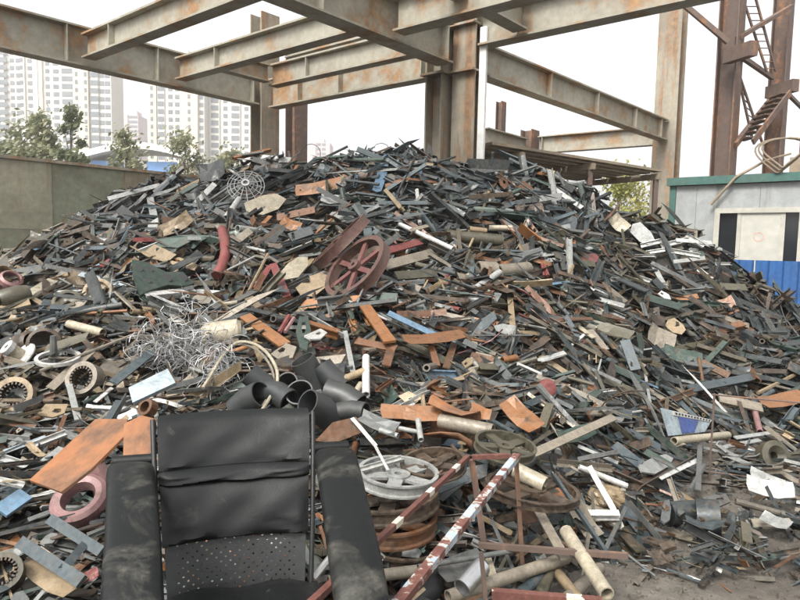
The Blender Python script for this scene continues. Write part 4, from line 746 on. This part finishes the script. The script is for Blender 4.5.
for k, (dx, dy, dz, R, ck, lb) in enumerate(((-.03, -.03, -.105, .235, 'brown', 'brown wheel rim directly under the pale aluminium rim'), (-.04, -.06, -.20, .235, 'rust', 'rusty wheel rim third down in the stack'), (.0, -.10, -.295, .23, 'brown', 'brown wheel rim lowest in the stack by the chair'))):
    rim(c0 + V((dx, dy, dz)), (.10 * (k - 1), -.02, .99), R, .075, ck, lb)
rim(c0 + V((.18, .14, .01)), (-.1, -.1, .95), .17, .05, 'brown', 'brown wheel rim tucked behind the pale one', 5)
rim(P(505, 447, 3.4), (.12, -.12, .96), .17, .05, 'olive', 'dusty olive wheel rim above the striped barrier end', 5)
rim(P(532, 490, 3.15), (.08, .02, .98), .24, .04, 'brown', 'wide thin brown rim lying right of the barrier end', 4)
hero('steel_channel', 357, 471, 402, 458, 6, 'white', 'white channel lying across the pale aluminium rim', None, None, .34); hero('flat_bar', 372, 440, 388, 470, 3, 'white', None, None, None, .36); hero('flat_bar', 356, 462, 395, 466, 7, 'dark', None, None, None, .28); hero('pipe', 515, 470, 545, 485, 17, 'cream', 'dented cream can lying on the thin brown rim', None, None, .29)
# black tyre at the bottom of the stack
c_ = P(385, 562, 2.75); c_.z = .12; mk('bicycle_tyre', MB().lathe([(.22 + .05 * math.cos(t), .05 * math.sin(t)) for t in np.linspace(0, 6.283, 11)[:-1]], c_, (.05, -.1, .99), 30), None, 'black rubber tyre lying under the wheel rim stack', 'tyre', True, M['blackplastic'])
# red round cap, blue printed panel, beige bag, coil on the ground
c_, _ = hit(547, 388, .16); mk('red_cap', MB().lathe([(.001, -.03), (.05, -.03), (.065, -.01), (.062, .02), (.03, .03), (.001, .022)], c_, (.2, -.9, .3), 16), 'red', 'round dull red cap in mid slope', 'cap', True)
q3 = hit(668, 436, .05)[0]; q2 = hit(704, 432, .05)[0]; q0 = P(660, 408, q3.y + .05); pl_n = (q2 - q3).cross(q0 - q3); r_ = ray(711, 420); q1 = EYE + r_ * ((q3 - EYE).dot(pl_n) / r_.dot(pl_n)); pts = [q0, q1, q2, q3]; HERO.append((q3, q2, .35)); pn = tag(empty('printed_panel'), 'deep blue panel with white perforated border at the flank foot', 'panel'); n_ = (pts[1] - pts[0]).cross(pts[3] - pts[0]).normalized()
if n_.y > 0: n_ = -n_
def quad(name, q, mat, par, th=.008, off=0, color=None): return MB().add([p + n_ * (off + s) for s in (0, th) for p in q], [(0, 1, 2, 3), (7, 6, 5, 4)] + [(i, 4 + i, 4 + (i + 1) % 4, (i + 1) % 4) for i in range(4)]).build(name, mat, par, False, color)
quad('sheet', pts, SC, pn, color=K['sky']); f2 = lambda u, v: lerp(lerp(pts[0], pts[1], u), lerp(pts[3], pts[2], u), v)
quad('blue_field', [f2(.30, .22), f2(.72, .25), f2(.66, .95), f2(.34, .95)], SC, pn, .006, .010, K['navy']); quad('border', [f2(.2, .02), f2(.98, .02), f2(.98, .2), f2(.2, .2)], SC, pn, .006, .010, K['white'])
for k in range(12): u = .24 + k * .062; quad('slot', [f2(u, .07), f2(u + .03, .07), f2(u + .03, .15), f2(u, .15)], M['blackplastic'], pn, .004, .0165)
c_, _ = hit(606, 494, .05); rs = random.Random(2); vs = []; fs = []; nu, nv = 26, 13
for j in range(nv + 1):
    for i in range(nu):
        th_, ph_ = math.pi * j / nv, 2 * math.pi * i / nu; q = V((math.sin(th_) * math.cos(ph_), math.sin(th_) * math.sin(ph_), math.cos(th_))); k = 1 + .10 * math.sin(5 * ph_ + 3 * th_) * math.sin(th_) + .08 * math.sin(9 * ph_ - 7 * th_) * math.sin(th_) + rs.uniform(-.035, .035) * (0 < j < nv)
        vs.append(c_ + V((q.x * .105 * k, q.y * .09 * k, q.z * .065 * k - .015)))
fs = [(j * nu + i, (j + 1) * nu + i, (j + 1) * nu + (i + 1) % nu, j * nu + (i + 1) % nu) for j in range(nv) for i in range(nu)]
mk('crumpled_sack', MB().add(vs, fs), 'tan', 'crumpled beige sack on the littered ground', 'sack')
c_, _ = hit(708, 518, .08); mk('rubber_roll', MB().lathe([(.05, -.06), (.105, -.06), (.105, .06), (.05, .06)], c_, (.9, -.35, .1), 18), 'dark', 'dark round rubber roll standing on the littered ground', 'roll', True)
c_, _ = hit(690, 512, .06); mk('rubber_mat', MB().tube([c_ - V((.12, 0, .01)), c_ + V((.12, .02, .0))], .07, 10), 'dark', 'dark rolled mat beside the rubber roll', 'mat', True)
c_, _ = hit(772, 456, .12); mk('brake_drum', MB().lathe([(.03, -.05), (.10, -.05), (.11, .05), (.07, .06), (.03, .02)], c_, (.1, -.9, .4), 18), 'olive', 'olive brown drum lying in the right litter', 'drum', True)
# wire mesh gate frame standing in the litter at the right
gt = tag(empty('rusty_gate_frame'), 'thin rusty rod gate frame standing in the right litter', 'gate frame'); g0 = hit(709, 480, .0)[0]; gd = V((.93, -.36, 0)); hgt = .62
for s in (0, .55, 1.1): MB().tube([g0 + gd * s - UP * .02, g0 + gd * s + UP * hgt], .007, 6).build('upright', M['rustcol'], gt)
for z in (.06, hgt - .01): MB().tube([g0 + gd * -.02 + UP * z, g0 + gd * 1.14 + UP * z], .006, 6).build('rail', M['rustcol'], gt)
# ------------------------------------------------------------------ red and white barrier frame
bf = tag(empty('striped_barrier'), 'red and white striped angle frame barrier beside the black chair', 'barrier')
def rail_obj(name, a, b, sec, mat, up=(0, 0, 1)):
    d = (b - a); Ln = d.length; x = d.normalized(); y = V(up).cross(x).normalized(); z = x.cross(y)
    o = MB().extr(sec, (0, 0, 0), (Ln, 0, 0), (0, 0, 1)).build(name, M[mat], bf); o.matrix_world = Matrix(((x.x, y.x, z.x, a.x), (x.y, y.y, z.y, a.y), (x.z, y.z, z.z, a.z), (0, 0, 0, 1))); return o
def lsec(w, h, t=.006): return [(-w / 2, -h / 2), (w / 2, -h / 2), (w / 2, h / 2), (w / 2 - t, h / 2), (w / 2 - t, -h / 2 + t), (-w / 2, -h / 2 + t)]
pA0, pA1, pB0, pB1 = P(302, 612, 1.56), P(468, 457, 2.92), P(392, 612, 1.58), P(517, 456, 2.92)
rail_obj('rail', pA0, pA1, RECT(.020, .020), 'striped'); rail_obj('rail', pB0, pB1, RECT(.031, .026), 'stripedblue')
rail_obj('end_bar', pA1 + V((.02, .0, .0)), pB1 - V((.03, 0, 0)), RECT(.02, .02), 'striped')
g = pA1 + V((.02, .02, -.02)); rail_obj('leg', g, P(484, 545, 2.92), RECT(.028, .028), 'rustcol', (0, 1, 0)); g = pB1; rail_obj('leg', g + V((0, .02, -.02)), V((g.x + .06, g.y + .05, .0)), RECT(.02, .02), 'rustcol', (0, 1, 0))
rail_obj('crossbar', P(479, 545, 2.86), P(628, 556, 2.62), RECT(.022, .024), 'rustcol'); rail_obj('lower_rail', P(492, 594, 2.28), P(602, 603, 2.2), RECT(.03, .035), 'striped')
rail_obj('leg', P(481, 552, 2.3), P(486, 604, 2.28), RECT(.016, .016), 'rustcol', (0, 1, 0)); rail_obj('leg', P(600, 604, 2.19), V((.70, 2.16, -.03)), RECT(.03, .03), 'rustcol', (0, 1, 0))
rail_obj('leg', V((pA0.x, pA0.y, -.03)), pA0, RECT(.03, .03), 'rustcol', (0, 1, 0)); rail_obj('leg', V((pB0.x, pB0.y, -.03)), pB0, RECT(.03, .03), 'rustcol', (0, 1, 0))
# torn strip dangling from the rail
mk('chrome_tube', MB().hollow([P(462, 588, 2.5), P(482, 566, 2.6)], .04, .004, 16), None, 'shiny chrome tube under the striped barrier', 'tube', True, M['chrome'])
# ------------------------------------------------------------------ black leather chair
CY = math.radians(16); ob = P(238, 586, 1.90); chair = tag(empty('office_chair', (ob.x, ob.y, 0), CY), 'worn black leather office chair with perforated lower back facing the camera', 'chair')
chair['label'] = 'worn black leather office chair with perforated lower back and dusty arms'
ZS = ob.z; BH, LEAN = .475, .24
def bp(u, v, off=0.):     # point on the backrest: u -1..1, v 0 bottom .. 1 top, off towards the sitter
    hw = lerp(.232, .268, v); return V((u * hw, LEAN * v + .035 * (1 - u * u) - .02 * math.sin(v * math.pi) - off, ZS + BH * v - off * .4))
def cushion(name, v0, v1, puff, nu=22, nv=10, u0=-.93, seedp=0, pleat=0.):
    vs = []; fs = []
    for s in (0, 1):
        for j in range(nv + 1):
            for i in range(nu + 1):
                fu, fv = i / nu, j / nv; e = (max(0, 1 - abs(2 * fu - 1) ** 6) * max(0, 1 - abs(2 * fv - 1) ** 3.2)) ** .6; u = lerp(u0, -u0, fu)
                cr = pleat * (math.exp(-((fu - .06) ** 2 + (fv - .1) ** 2) * 18) * math.sin(26 * (fv - .5 * fu)) + math.exp(-((fu - .94) ** 2 + (fv - .1) ** 2) * 18) * math.sin(26 * (fv + .5 * fu)))
                wob = .0035 * math.sin(9 * fu + 5 * fv + seedp) + .003 * math.sin(17 * fu - 8 * fv)
                vs.append(bp(u, lerp(v0, v1, fv), (.012 + puff * e + (wob + cr) * e) if s else -.018))
    w_ = nu + 1; n_ = w_ * (nv + 1)
    for j in range(nv):
        for i in range(nu): q = j * w_ + i; fs += [(q + w_, q + w_ + 1, q + 1, q), (n_ + q, n_ + q + 1, n_ + q + w_ + 1, n_ + q + w_)]
    for i in range(nu): fs += [(i, i + 1, n_ + i + 1, n_ + i), (nv * w_ + i + 1, nv * w_ + i, n_ + nv * w_ + i, n_ + nv * w_ + i + 1)]
    for j in range(nv): fs += [((j + 1) * w_, j * w_, n_ + j * w_, n_ + (j + 1) * w_), (j * w_ + nu, (j + 1) * w_ + nu, n_ + (j + 1) * w_ + nu, n_ + j * w_ + nu)]
    return MB().add(vs, fs).build(name, M['leather'], chair, True)
cushion('headrest_cushion', .705, 1.0, .008, pleat=.008); cushion('back_roll', .625, .70, .024, 20, 8, -.93, 2); cushion('lumbar_cushion', .275, .62, .022, 24, 12, -.92, 4, .009)
# perforated panel with real holes
nu, nv = 30, 13; vs = []; fs = []
for j in range(nv):
    for i in range(nu):
        c4 = [((i + a) / nu, (j + b) / nv) for a, b in ((0, 0), (1, 0), (1, 1), (0, 1))]; hs_ = .185 if (1 < i < nu - 2 and j < nv - 1 and (i + j) % 2) else 0; n0 = len(vs)
        pt = lambda fu, fv: bp(lerp(-.90, .90, fu), lerp(-.06, .285, fv), -.006)
        vs += [pt(*c) for c in c4]
        if hs_ == 0: fs.append((n0, n0 + 1, n0 + 2, n0 + 3)); continue
        cx, cy = (i + .5) / nu, (j + .5) / nv
        for k in range(8): an = -math.pi * .75 + k * math.pi / 4; vs.append(pt(cx + 1.1 * hs_ / nu * math.cos(an) * 1.2, cy + hs_ / nv * math.sin(an) * 1.2))
        for k in range(4):
            h0 = n0 + 4 + 2 * k; h1 = n0 + 4 + (2 * k + 1); h2 = n0 + 4 + (2 * k + 2) % 8; fs += [(n0 + k, n0 + (k + 1) % 4, h1), (n0 + k, h1, h0), (n0 + (k + 1) % 4, h2, h1)]
pp = MB().add(vs, fs).build('perforated_panel', M['blackplastic'], chair); sm = pp.modifiers.new('thickness', 'SOLIDIFY'); sm.thickness = .004
for sg in (-1, 1):
    MB().tube([bp(sg * .985, v, -.008) for v in np.linspace(-.12, .99, 12)], [.0085] * 12, 10).build('back_upright', M['blackplastic'], chair, True)
    ax_ = sg * .318
    path = [(.15, .335), (.10, .362), (.0, .358), (-.12, .333), (-.26, .295), (-.42, .25), (-.56, .19), (-.64, .10)]
    vs = []; fs = []; ns = 14
    for i, (y, z) in enumerate(path):
        y2, z2 = path[min(i + 1, 7)]; y1, z1 = path[max(i - 1, 0)]; tl = math.hypot(y2 - y1, z2 - z1); ny, nz = -(z2 - z1) / tl, (y2 - y1) / tl
        if nz < 0: ny, nz = -ny, -nz
        hw = (.064, .070, .070, .069, .069, .071, .068, .058)[i]; th_ = (.018, .036, .040, .038, .037, .038, .036, .018)[i]
        for k in range(ns):
            an = 2 * math.pi * k / ns; cx = math.copysign(abs(math.cos(an)) ** .6, math.cos(an)) * hw; cz = math.copysign(abs(math.sin(an)) ** .7, math.sin(an)) * th_ + .004 * math.sin(i * 2.1 + k); xx = ax_ + (.10 if sg < 0 else -.055) * max(0, (i - 1) / 6) + cx
            vs.append((xx, y + ny * cz, ZS + z + nz * cz))
    for i in range(len(path) - 1): fs += [(i * ns + k, i * ns + (k + 1) % ns, (i + 1) * ns + (k + 1) % ns, (i + 1) * ns + k) for k in range(ns)]
    fs += [tuple(range(ns - 1, -1, -1)), tuple(range((len(path) - 1) * ns, len(path) * ns))]
    pad = MB().add(vs, fs).build('armrest_pad', M['dustyleather'], chair, True); sm = pad.modifiers.new('soft', 'SUBSURF'); sm.levels = 1; sm.render_levels = 1
    MB().tube([(ax_ - .062, .19, ZS + .358), (ax_ + .062, .19, ZS + .358)], .020, 10).build('pad_roll', M['leather'], chair, True)
    MB().tube([(sg * .24, .03, ZS - .02), (ax_, .06, ZS + .05), (ax_, .10, ZS + .31), (ax_ - sg * .01, -.02, ZS + .31), (ax_ - sg * .03, -.26, ZS + .26), (ax_ - sg * .04, -.44, ZS + .18), (ax_ - sg * .05, -.46, ZS - .02), (sg * .22, -.3, ZS - .05)], .013, 8).build('arm_frame', M['chrome'], chair, True)
# seat, base
vs = []; fs = []; nu, nv = 16, 12
for s in (0, 1):
    for j in range(nv + 1):
        for i in range(nu + 1):
            fu, fv = i / nu * 2 - 1, j / nv; e = (max(0, 1 - abs(fu) ** 5) * max(0, 1 - abs(2 * fv - 1) ** 5)) ** .6; vs.append((fu * .25, lerp(-.52, .01, fv), ZS - .02 + ((.055 * e + .006 * math.sin(7 * fu + 5 * fv)) if s else -.05 * e)))
w_ = nu + 1; n_ = w_ * (nv + 1)
for j in range(nv):
    for i in range(nu): q = j * w_ + i; fs += [(q + w_, q + w_ + 1, q + 1, q), (n_ + q, n_ + q + 1, n_ + q + w_ + 1, n_ + q + w_)]
for i in range(nu): fs += [(i, i + 1, n_ + i + 1, n_ + i), (nv * w_ + i + 1, nv * w_ + i, n_ + nv * w_ + i, n_ + nv * w_ + i + 1)]
for j in range(nv): fs += [((j + 1) * w_, j * w_, n_ + j * w_, n_ + (j + 1) * w_), (j * w_ + nu, (j + 1) * w_ + nu, n_ + (j + 1) * w_ + nu, n_ + j * w_ + nu)]
MB().add(vs, fs).build('seat', M['leather'], chair, True)
MB().tube([(0, -.25, .08), (0, -.25, ZS - .06)], [.035, .028], 12).build('gas_column', M['chrome'], chair, True)
for k in range(5):
    t = k * 2 * math.pi / 5 + .4; q = V((math.cos(t), math.sin(t), 0)); MB().extr(RECT(.05, .035), V((0, -.25, .09)) + q * .03, V((0, -.25, .07)) + q * .31, (0, 0, 1)).build('base_leg', M['blackplastic'], chair); MB().lathe([(.001, -.02), (.026, -.02), (.026, .02), (.001, .02)], V((0, -.25, .024)) + q * .30, V((-q.y, q.x, 0)), 12).build('caster', M['blackplastic'], chair, True)
# loose wires springing from the heap
rl = random.Random(5)
for k, (px, py, lb) in enumerate(((292, 158, 'springy loop of dark wire on the crest by the rust red column'), (372, 152, 'thin wire curling above the crest pieces'), (430, 165, 'curled wire strand below the twin grey column'), (560, 300, 'loose wire strand trailing over the dark right flank'), (330, 340, 'twisted wire above the small white square plate'), (470, 350, 'drooping wire strand in mid slope by the orange ragged sheet'),
                                  (120, 410, 'curled wire strand by the dark leaning steel angle'), (30, 430, 'loose wire strand among the pale strips on the left'), (640, 420, 'loose wire strand beside the deep blue printed panel'), (735, 470, 'long drooping wire inside the rusty rod gate frame'), (590, 410, 'curled wire strand beyond the weathered plank end'), (240, 300, 'bent wire beside the tan thin rod'))):
    c_, d_ = hit(px, py, .08); pts = [c_ - UP * .1]; dr = V((rl.uniform(-1, 1), rl.uniform(-.5, .2), 1.2)).normalized(); tn = V((rl.gauss(0, .4), -1, rl.gauss(0, .5))).normalized(); cv = rl.uniform(-.5, .5)
    for j in range(12): dr = (dr + dr.cross(tn) * cv - UP * .10 + V((rl.gauss(0, .08), rl.gauss(0, .08), 0))).normalized(); pts.append(pts[-1] + dr * .055 * (d_ / 6))
    mk('loose_wire', MB().tube(pts, .005, 4), 'brown', lb, 'wire', True)
# ------------------------------------------------------------------ random pieces of the heap
def pick(weights, r): return r.choices(list(weights), list(weights.values()))[0]
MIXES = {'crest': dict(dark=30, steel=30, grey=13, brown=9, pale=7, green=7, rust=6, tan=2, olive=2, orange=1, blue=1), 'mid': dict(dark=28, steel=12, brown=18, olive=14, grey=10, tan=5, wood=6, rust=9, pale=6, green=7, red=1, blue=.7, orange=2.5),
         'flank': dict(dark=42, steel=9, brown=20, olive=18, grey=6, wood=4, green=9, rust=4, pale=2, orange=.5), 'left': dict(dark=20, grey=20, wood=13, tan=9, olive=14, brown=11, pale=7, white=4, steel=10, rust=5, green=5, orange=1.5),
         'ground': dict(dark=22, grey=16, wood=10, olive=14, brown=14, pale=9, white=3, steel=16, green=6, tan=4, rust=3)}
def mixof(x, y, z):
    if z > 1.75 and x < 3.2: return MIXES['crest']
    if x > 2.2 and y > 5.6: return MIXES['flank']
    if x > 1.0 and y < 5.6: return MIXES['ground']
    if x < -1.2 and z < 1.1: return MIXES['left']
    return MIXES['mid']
def sizef(y): return min(1., max(.42, .42 + (y - 2.4) * .115))
def in_view(x, y, z, m=.12):
    d = V((x, y, z)) - EYE; f = d.dot(FW)
    return f > .8 and abs(d.dot(RC) / f) < .625 + m and -.47 - m < d.dot(UC) / f < .47 + m
def behind(x, y): return y - float(np.interp(x, CR[:, 0], CR[:, 1]))
KINDW = dict(flat_bar=23, angle_iron=22, steel_plate=6, bent_sheet=9, steel_channel=17, pipe=10, rod=10, square_tube=10, beam_offcut=6, bracket=6, flange_ring=1.2)
SIZE = {'flat_bar': ((.30, .9), (.03, .085)), 'angle_iron': ((.30, .95), (.035, .08)), 'steel_channel': ((.30, .8), (.045, .095)), 'steel_plate': ((.18, .42), (.09, .22)), 'bent_sheet': ((.2, .5), (.08, .22)), 'pipe': ((.2, .65), (.03, .08)), 'rod': ((.35, .9), (.012, .026)),
        'square_tube': ((.25, .7), (.03, .055)), 'beam_offcut': ((.2, .5), (.08, .12)), 'bracket': ((.12, .28), (.06, .14)), 'flange_ring': ((.14, .26), (.14, .26))}
ra = random.Random(21)
HA_ = np.array([[*h[0], *h[1]] for h in HERO]); HW_ = np.array([h[2] for h in HERO])
def near_hero(x, y, m=.13):
    a = HA_[:, :2]; b = HA_[:, 3:5]; d = b - a; t = np.clip(((np.array([x, y]) - a) * d).sum(1) / np.maximum((d * d).sum(1), 1e-6), 0, 1); q = a + d * t[:, None]
    return bool((np.hypot(q[:, 0] - x, q[:, 1] - y) < HW_ * .6 + m).any())
def orient(r, n, c, flat=1.):
    az = r.gauss(.35 if c.y > 6 else 0, .9) if r.random() < .7 else r.uniform(0, 6.283)     # long sides mostly along the slope, as tipped
    t = V((math.cos(az), math.sin(az), 0)); t = (t - n * t.dot(n)).normalized()
    t = (t + n * max(-.38, min(.38, r.gauss(0.06, .27 * flat)))).normalized()
    nz = (n + V((r.gauss(0, .6), r.gauss(0, .6), r.gauss(0, .3))) * flat + toCam(c) * .15); return t, nz
cnt = {}; tries = 0; total = 0
while total < 1300 and tries < 60000:
    tries += 1
    y = ra.uniform(2.3, 10.6); x = ra.uniform(-.78, .78) * y
    if ra.random() > (3.2 / y) ** .35: continue
    if behind(x, y) > .45: continue
    z = heap(x, y)
    if z < .05 and not (x > .6 and 3.1 < y < 8.5 and ra.random() < .35): continue
    if y < 3.1 and x > .55: continue
    if not in_view(x, y, z, .06): continue
    if near_hero(x, y): continue
    kind = pick(KINDW, ra)
    if cnt.get(kind, 0) >= 225: continue
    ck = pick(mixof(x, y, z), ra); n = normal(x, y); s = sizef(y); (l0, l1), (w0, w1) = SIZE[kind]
    L_ = ra.uniform(l0, l1) * s; w_ = ra.uniform(w0, w1) * s
    if kind == 'flange_ring': w_ = L_
    t_ = w_ * THICK[kind]
    if kind == 'steel_plate': t_ = ra.uniform(.008, .02)
    if kind == 'bent_sheet': t_ = L_ * .5
    if kind == 'flat_bar': t_ = max(.008, w_ * .2)
    c = V((x, y, z)) + n * (ra.uniform(.0, .13) * (.6 + .4 * s)); t, nz = orient(ra, n, c)
    o = place(kind, ra.choice(PM[kind]), c, t, nz, (L_, w_, t_), K[ck], .38); autolabel(o, kind, ck, c, L_); cnt[kind] = cnt.get(kind, 0) + 1; total += 1
# ------------------------------------------------------------------ small scrap nobody could count
GX0, GY0, GS = -8., 1.5, .05; MASK = np.zeros((240, 330), bool)
_yy, _xx = np.mgrid[0:240, 0:330]; _wx = GX0 + _xx * GS; _wy = GY0 + _yy * GS
for (a_, b_, w_) in HERO:
    d_ = np.array([b_.x - a_.x, b_.y - a_.y]); l2 = max(float(d_ @ d_), 1e-6); t_ = np.clip(((_wx - a_.x) * d_[0] + (_wy - a_.y) * d_[1]) / l2, 0, 1)
    MASK |= np.hypot(a_.x + d_[0] * t_ - _wx, a_.y + d_[1] * t_ - _wy) < w_ * .55 + .05
def masked(x, y):
    i, j = int((y - GY0) / GS), int((x - GX0) / GS); return 0 <= i < 240 and 0 <= j < 330 and bool(MASK[i, j])
def stuff(name, count, seed, smin, smax, off, ymax=10.9, label='small mixed metal scrap filling the heap'):
    r = random.Random(seed); VS, FS, CS = [], [], []; nv_ = 0; protos = [(k, m) for k in KINDW for m in PRO[k] if len(m.v) <= 40]
    byk = {}
    for k, m in protos: byk.setdefault(k, []).append((np.array(m.v, dtype=np.float64), m.f))
    kw = {k: KINDW[k] for k in byk}; done = 0
    while done < count:
        y = r.uniform(1.9, ymax); x = r.uniform(-.95, .95) * y
        if r.random() > (3.0 / y) ** .30: continue
        if behind(x, y) > .8: continue
        z = heap(x, y)
        if z < .03 and not (x > .3 and 3.0 < y < 9.5 and r.random() < (.6 if y > 3.5 else .25)): continue
        if y < 3.0 and x > .6: continue
        if math.hypot(x - ob.x, y - ob.y + .2) < .42: continue
        if not in_view(x, y, z, .25) or (smax < .5 and masked(x, y)): continue
        kind = pick(kw, r); v, f = r.choice(byk[kind]); n = normal(x, y); s = sizef(y) * r.uniform(smin, smax); (l0, l1), (w0, w1) = SIZE[kind]; L_ = r.uniform(l0, l1) * s; w_ = r.uniform(w0, w1) * s; t_ = w_ * THICK[kind]
        if kind == 'steel_plate': t_ = .012
        if kind == 'bent_sheet': t_ = L_ * .5
        mk_ = masked(x, y); c = V((x, y, z)) + n * (r.uniform(-.13, -.06) if mk_ else r.uniform(*off)); t, nz = orient(r, n, c, .4 if mk_ else 1.15); nz = (nz - t * nz.dot(t)).normalized(); yd = nz.cross(t)
        A = np.array([t * L_, yd * w_, nz * t_]); VS.append(v @ A + np.array(c)); FS += [tuple(i + nv_ for i in q) for q in f]; nv_ += len(v)
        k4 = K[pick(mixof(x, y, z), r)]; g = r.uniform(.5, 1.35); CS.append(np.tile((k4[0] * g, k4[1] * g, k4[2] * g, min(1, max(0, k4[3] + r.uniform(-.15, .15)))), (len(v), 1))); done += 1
    me = bpy.data.meshes.new(name); me.from_pydata(np.concatenate(VS).tolist(), [], FS); me.materials.append(M['scrap_small'])
    at = me.attributes.new('tint', 'FLOAT_COLOR', 'POINT'); at.data.foreach_set('color', np.concatenate(CS).astype(np.float32).ravel())
    return tag(link(name, me), label, 'scrap', None, 'stuff')
stuff('mixed_scrap', 19500, 5, .40, 1.10, (-.16, .11))
stuff('fine_scrap', 6500, 9, .18, .45, (-.06, .05), 8.0, 'fine metal chips and offcuts between the larger scrap')
rc_ = random.Random(33); VS, FS = [], []
ico = [(-.5, -.4, -.3), (.5, -.45, -.25), (.45, .5, -.3), (-.4, .45, -.35), (-.3, -.25, .35), (.3, -.3, .4), (.35, .3, .3), (-.3, .3, .45)]; icf = [(0, 3, 2, 1), (4, 5, 6, 7), (0, 1, 5, 4), (1, 2, 6, 5), (2, 3, 7, 6), (3, 0, 4, 7)]
for k in range(5200):
    y = rc_.uniform(1.7, 7.5); x = rc_.uniform(.1, .8) * y
    if heap(x, y) > .25: continue
    s = abs(rc_.gauss(.012, .014)) + .006; cz, sz_ = math.cos(k), math.sin(k); n0 = len(VS); j = [rc_.uniform(.6, 1.4) for _ in range(3)]; z0 = float(gz(np.array(x), np.array(y)))
    VS += [(x + s * j[0] * (a * cz - b * sz_), y + s * j[1] * (a * sz_ + b * cz), max(z0, heap(x, y) - .09) + s * j[2] * (c * .7 + .15)) for a, b, c in ico]; FS += [tuple(i + n0 for i in f) for f in icf]
tag(MB().add(VS, FS).build('rubble', M['dirt']), 'small clods and rubble strewn over the dirt ground', 'rubble', None, 'stuff')
# ------------------------------------------------------------------ labels of the alike pieces, each named by what it lies beside
STOP = ('lying', 'beside', 'below', 'above', 'with', 'on', 'high', 'near', 'poking', 'reaching', 'leaning', 'standing', 'in', 'across', 'sloping', 'at', 'under', 'facing', 'slanting', 'directly', 'tucked', 'third', 'lowest', 'half', 'just', 'right', 'before', 'sticking', 'round', 'bent', 'tilted', 'by', 'pointing', 'left', 'tipped', 'tallest', 'behind', 'next', 'around', 'and')
marks = {}
bpy.context.view_layer.update()
for o in list(COL.objects):
    if o.parent is None and 'category' in o and o.get('label', 'x') != 'x' and o.get('kind') is None and len(o['label'].split()) > 3:
        ws = o['label'].split(); k = 1
        while k < len(ws) and ws[k] not in STOP: k += 1
        me_ = o if o.type == 'MESH' else (o.children[0] if o.children else None)
        if me_ is None or me_.type != 'MESH': continue
        c = sum((me_.matrix_world @ V(q) for q in me_.bound_box), V()) / 8
        marks.setdefault(' '.join(ws[:k]), []).append(c)
bpy.context.view_layer.update()
marks = [(k, v[0]) for k, v in marks.items() if len(v) == 1 and 2 <= len(k.split()) <= 5 and 1.8 < v[0].y < 10.5 and v[0].z < 3.2]
med = {}
for o, kind, ck, p, L_ in AUTO: med.setdefault(kind, []).append(L_ / sizef(p.y))
med = {k: sorted(v) for k, v in med.items()}
used = {}
for o, kind, ck, p, L_ in sorted(AUTO, key=lambda q: q[3].y):
    ls = med[kind]; f = sum(1 for q in ls if q < L_ / sizef(p.y)) / len(ls); sz = 'long' if f > .66 else ('stubby' if f < .33 else 'mid length')
    if kind in ('flange_ring', 'steel_plate', 'bent_sheet', 'bracket'): sz = 'large' if f > .66 else ('small' if f < .33 else 'medium')
    near = sorted(marks, key=lambda m: (m[1] - p).length)[:7]; ph = PHRASE[kind].replace('short ', '')
    opts = [f'{sz} {WORD[ck]} {ph} {w_} the {m[0]}' for m in near for w_ in (['in front of', 'behind'][p.y > m[1].y], ['left of', 'right of'][p.x > m[1].x] if False else 'beside')]
    opts = [q for q in opts if len(q.split()) <= 16]
    lab = next((q for q in opts if q not in used), opts[0]); used[lab] = 1; o['label'] = lab
# ------------------------------------------------------------------ hazy air
hz, t, bs = new_mat('hazy_air'); t.nodes.remove(bs); pv = N(t, 'ShaderNodeVolumePrincipled', Density=.0012); pv.inputs['Color'].default_value = (1, .985, .96, 1); pv.inputs['Anisotropy'].default_value = .2
t.links.new(pv.outputs[0], t.nodes['Material Output'].inputs['Volume'])
tag(MB().box((0, 0, 48), (1240, 1240, 100)).build('haze', hz), kind='stuff')
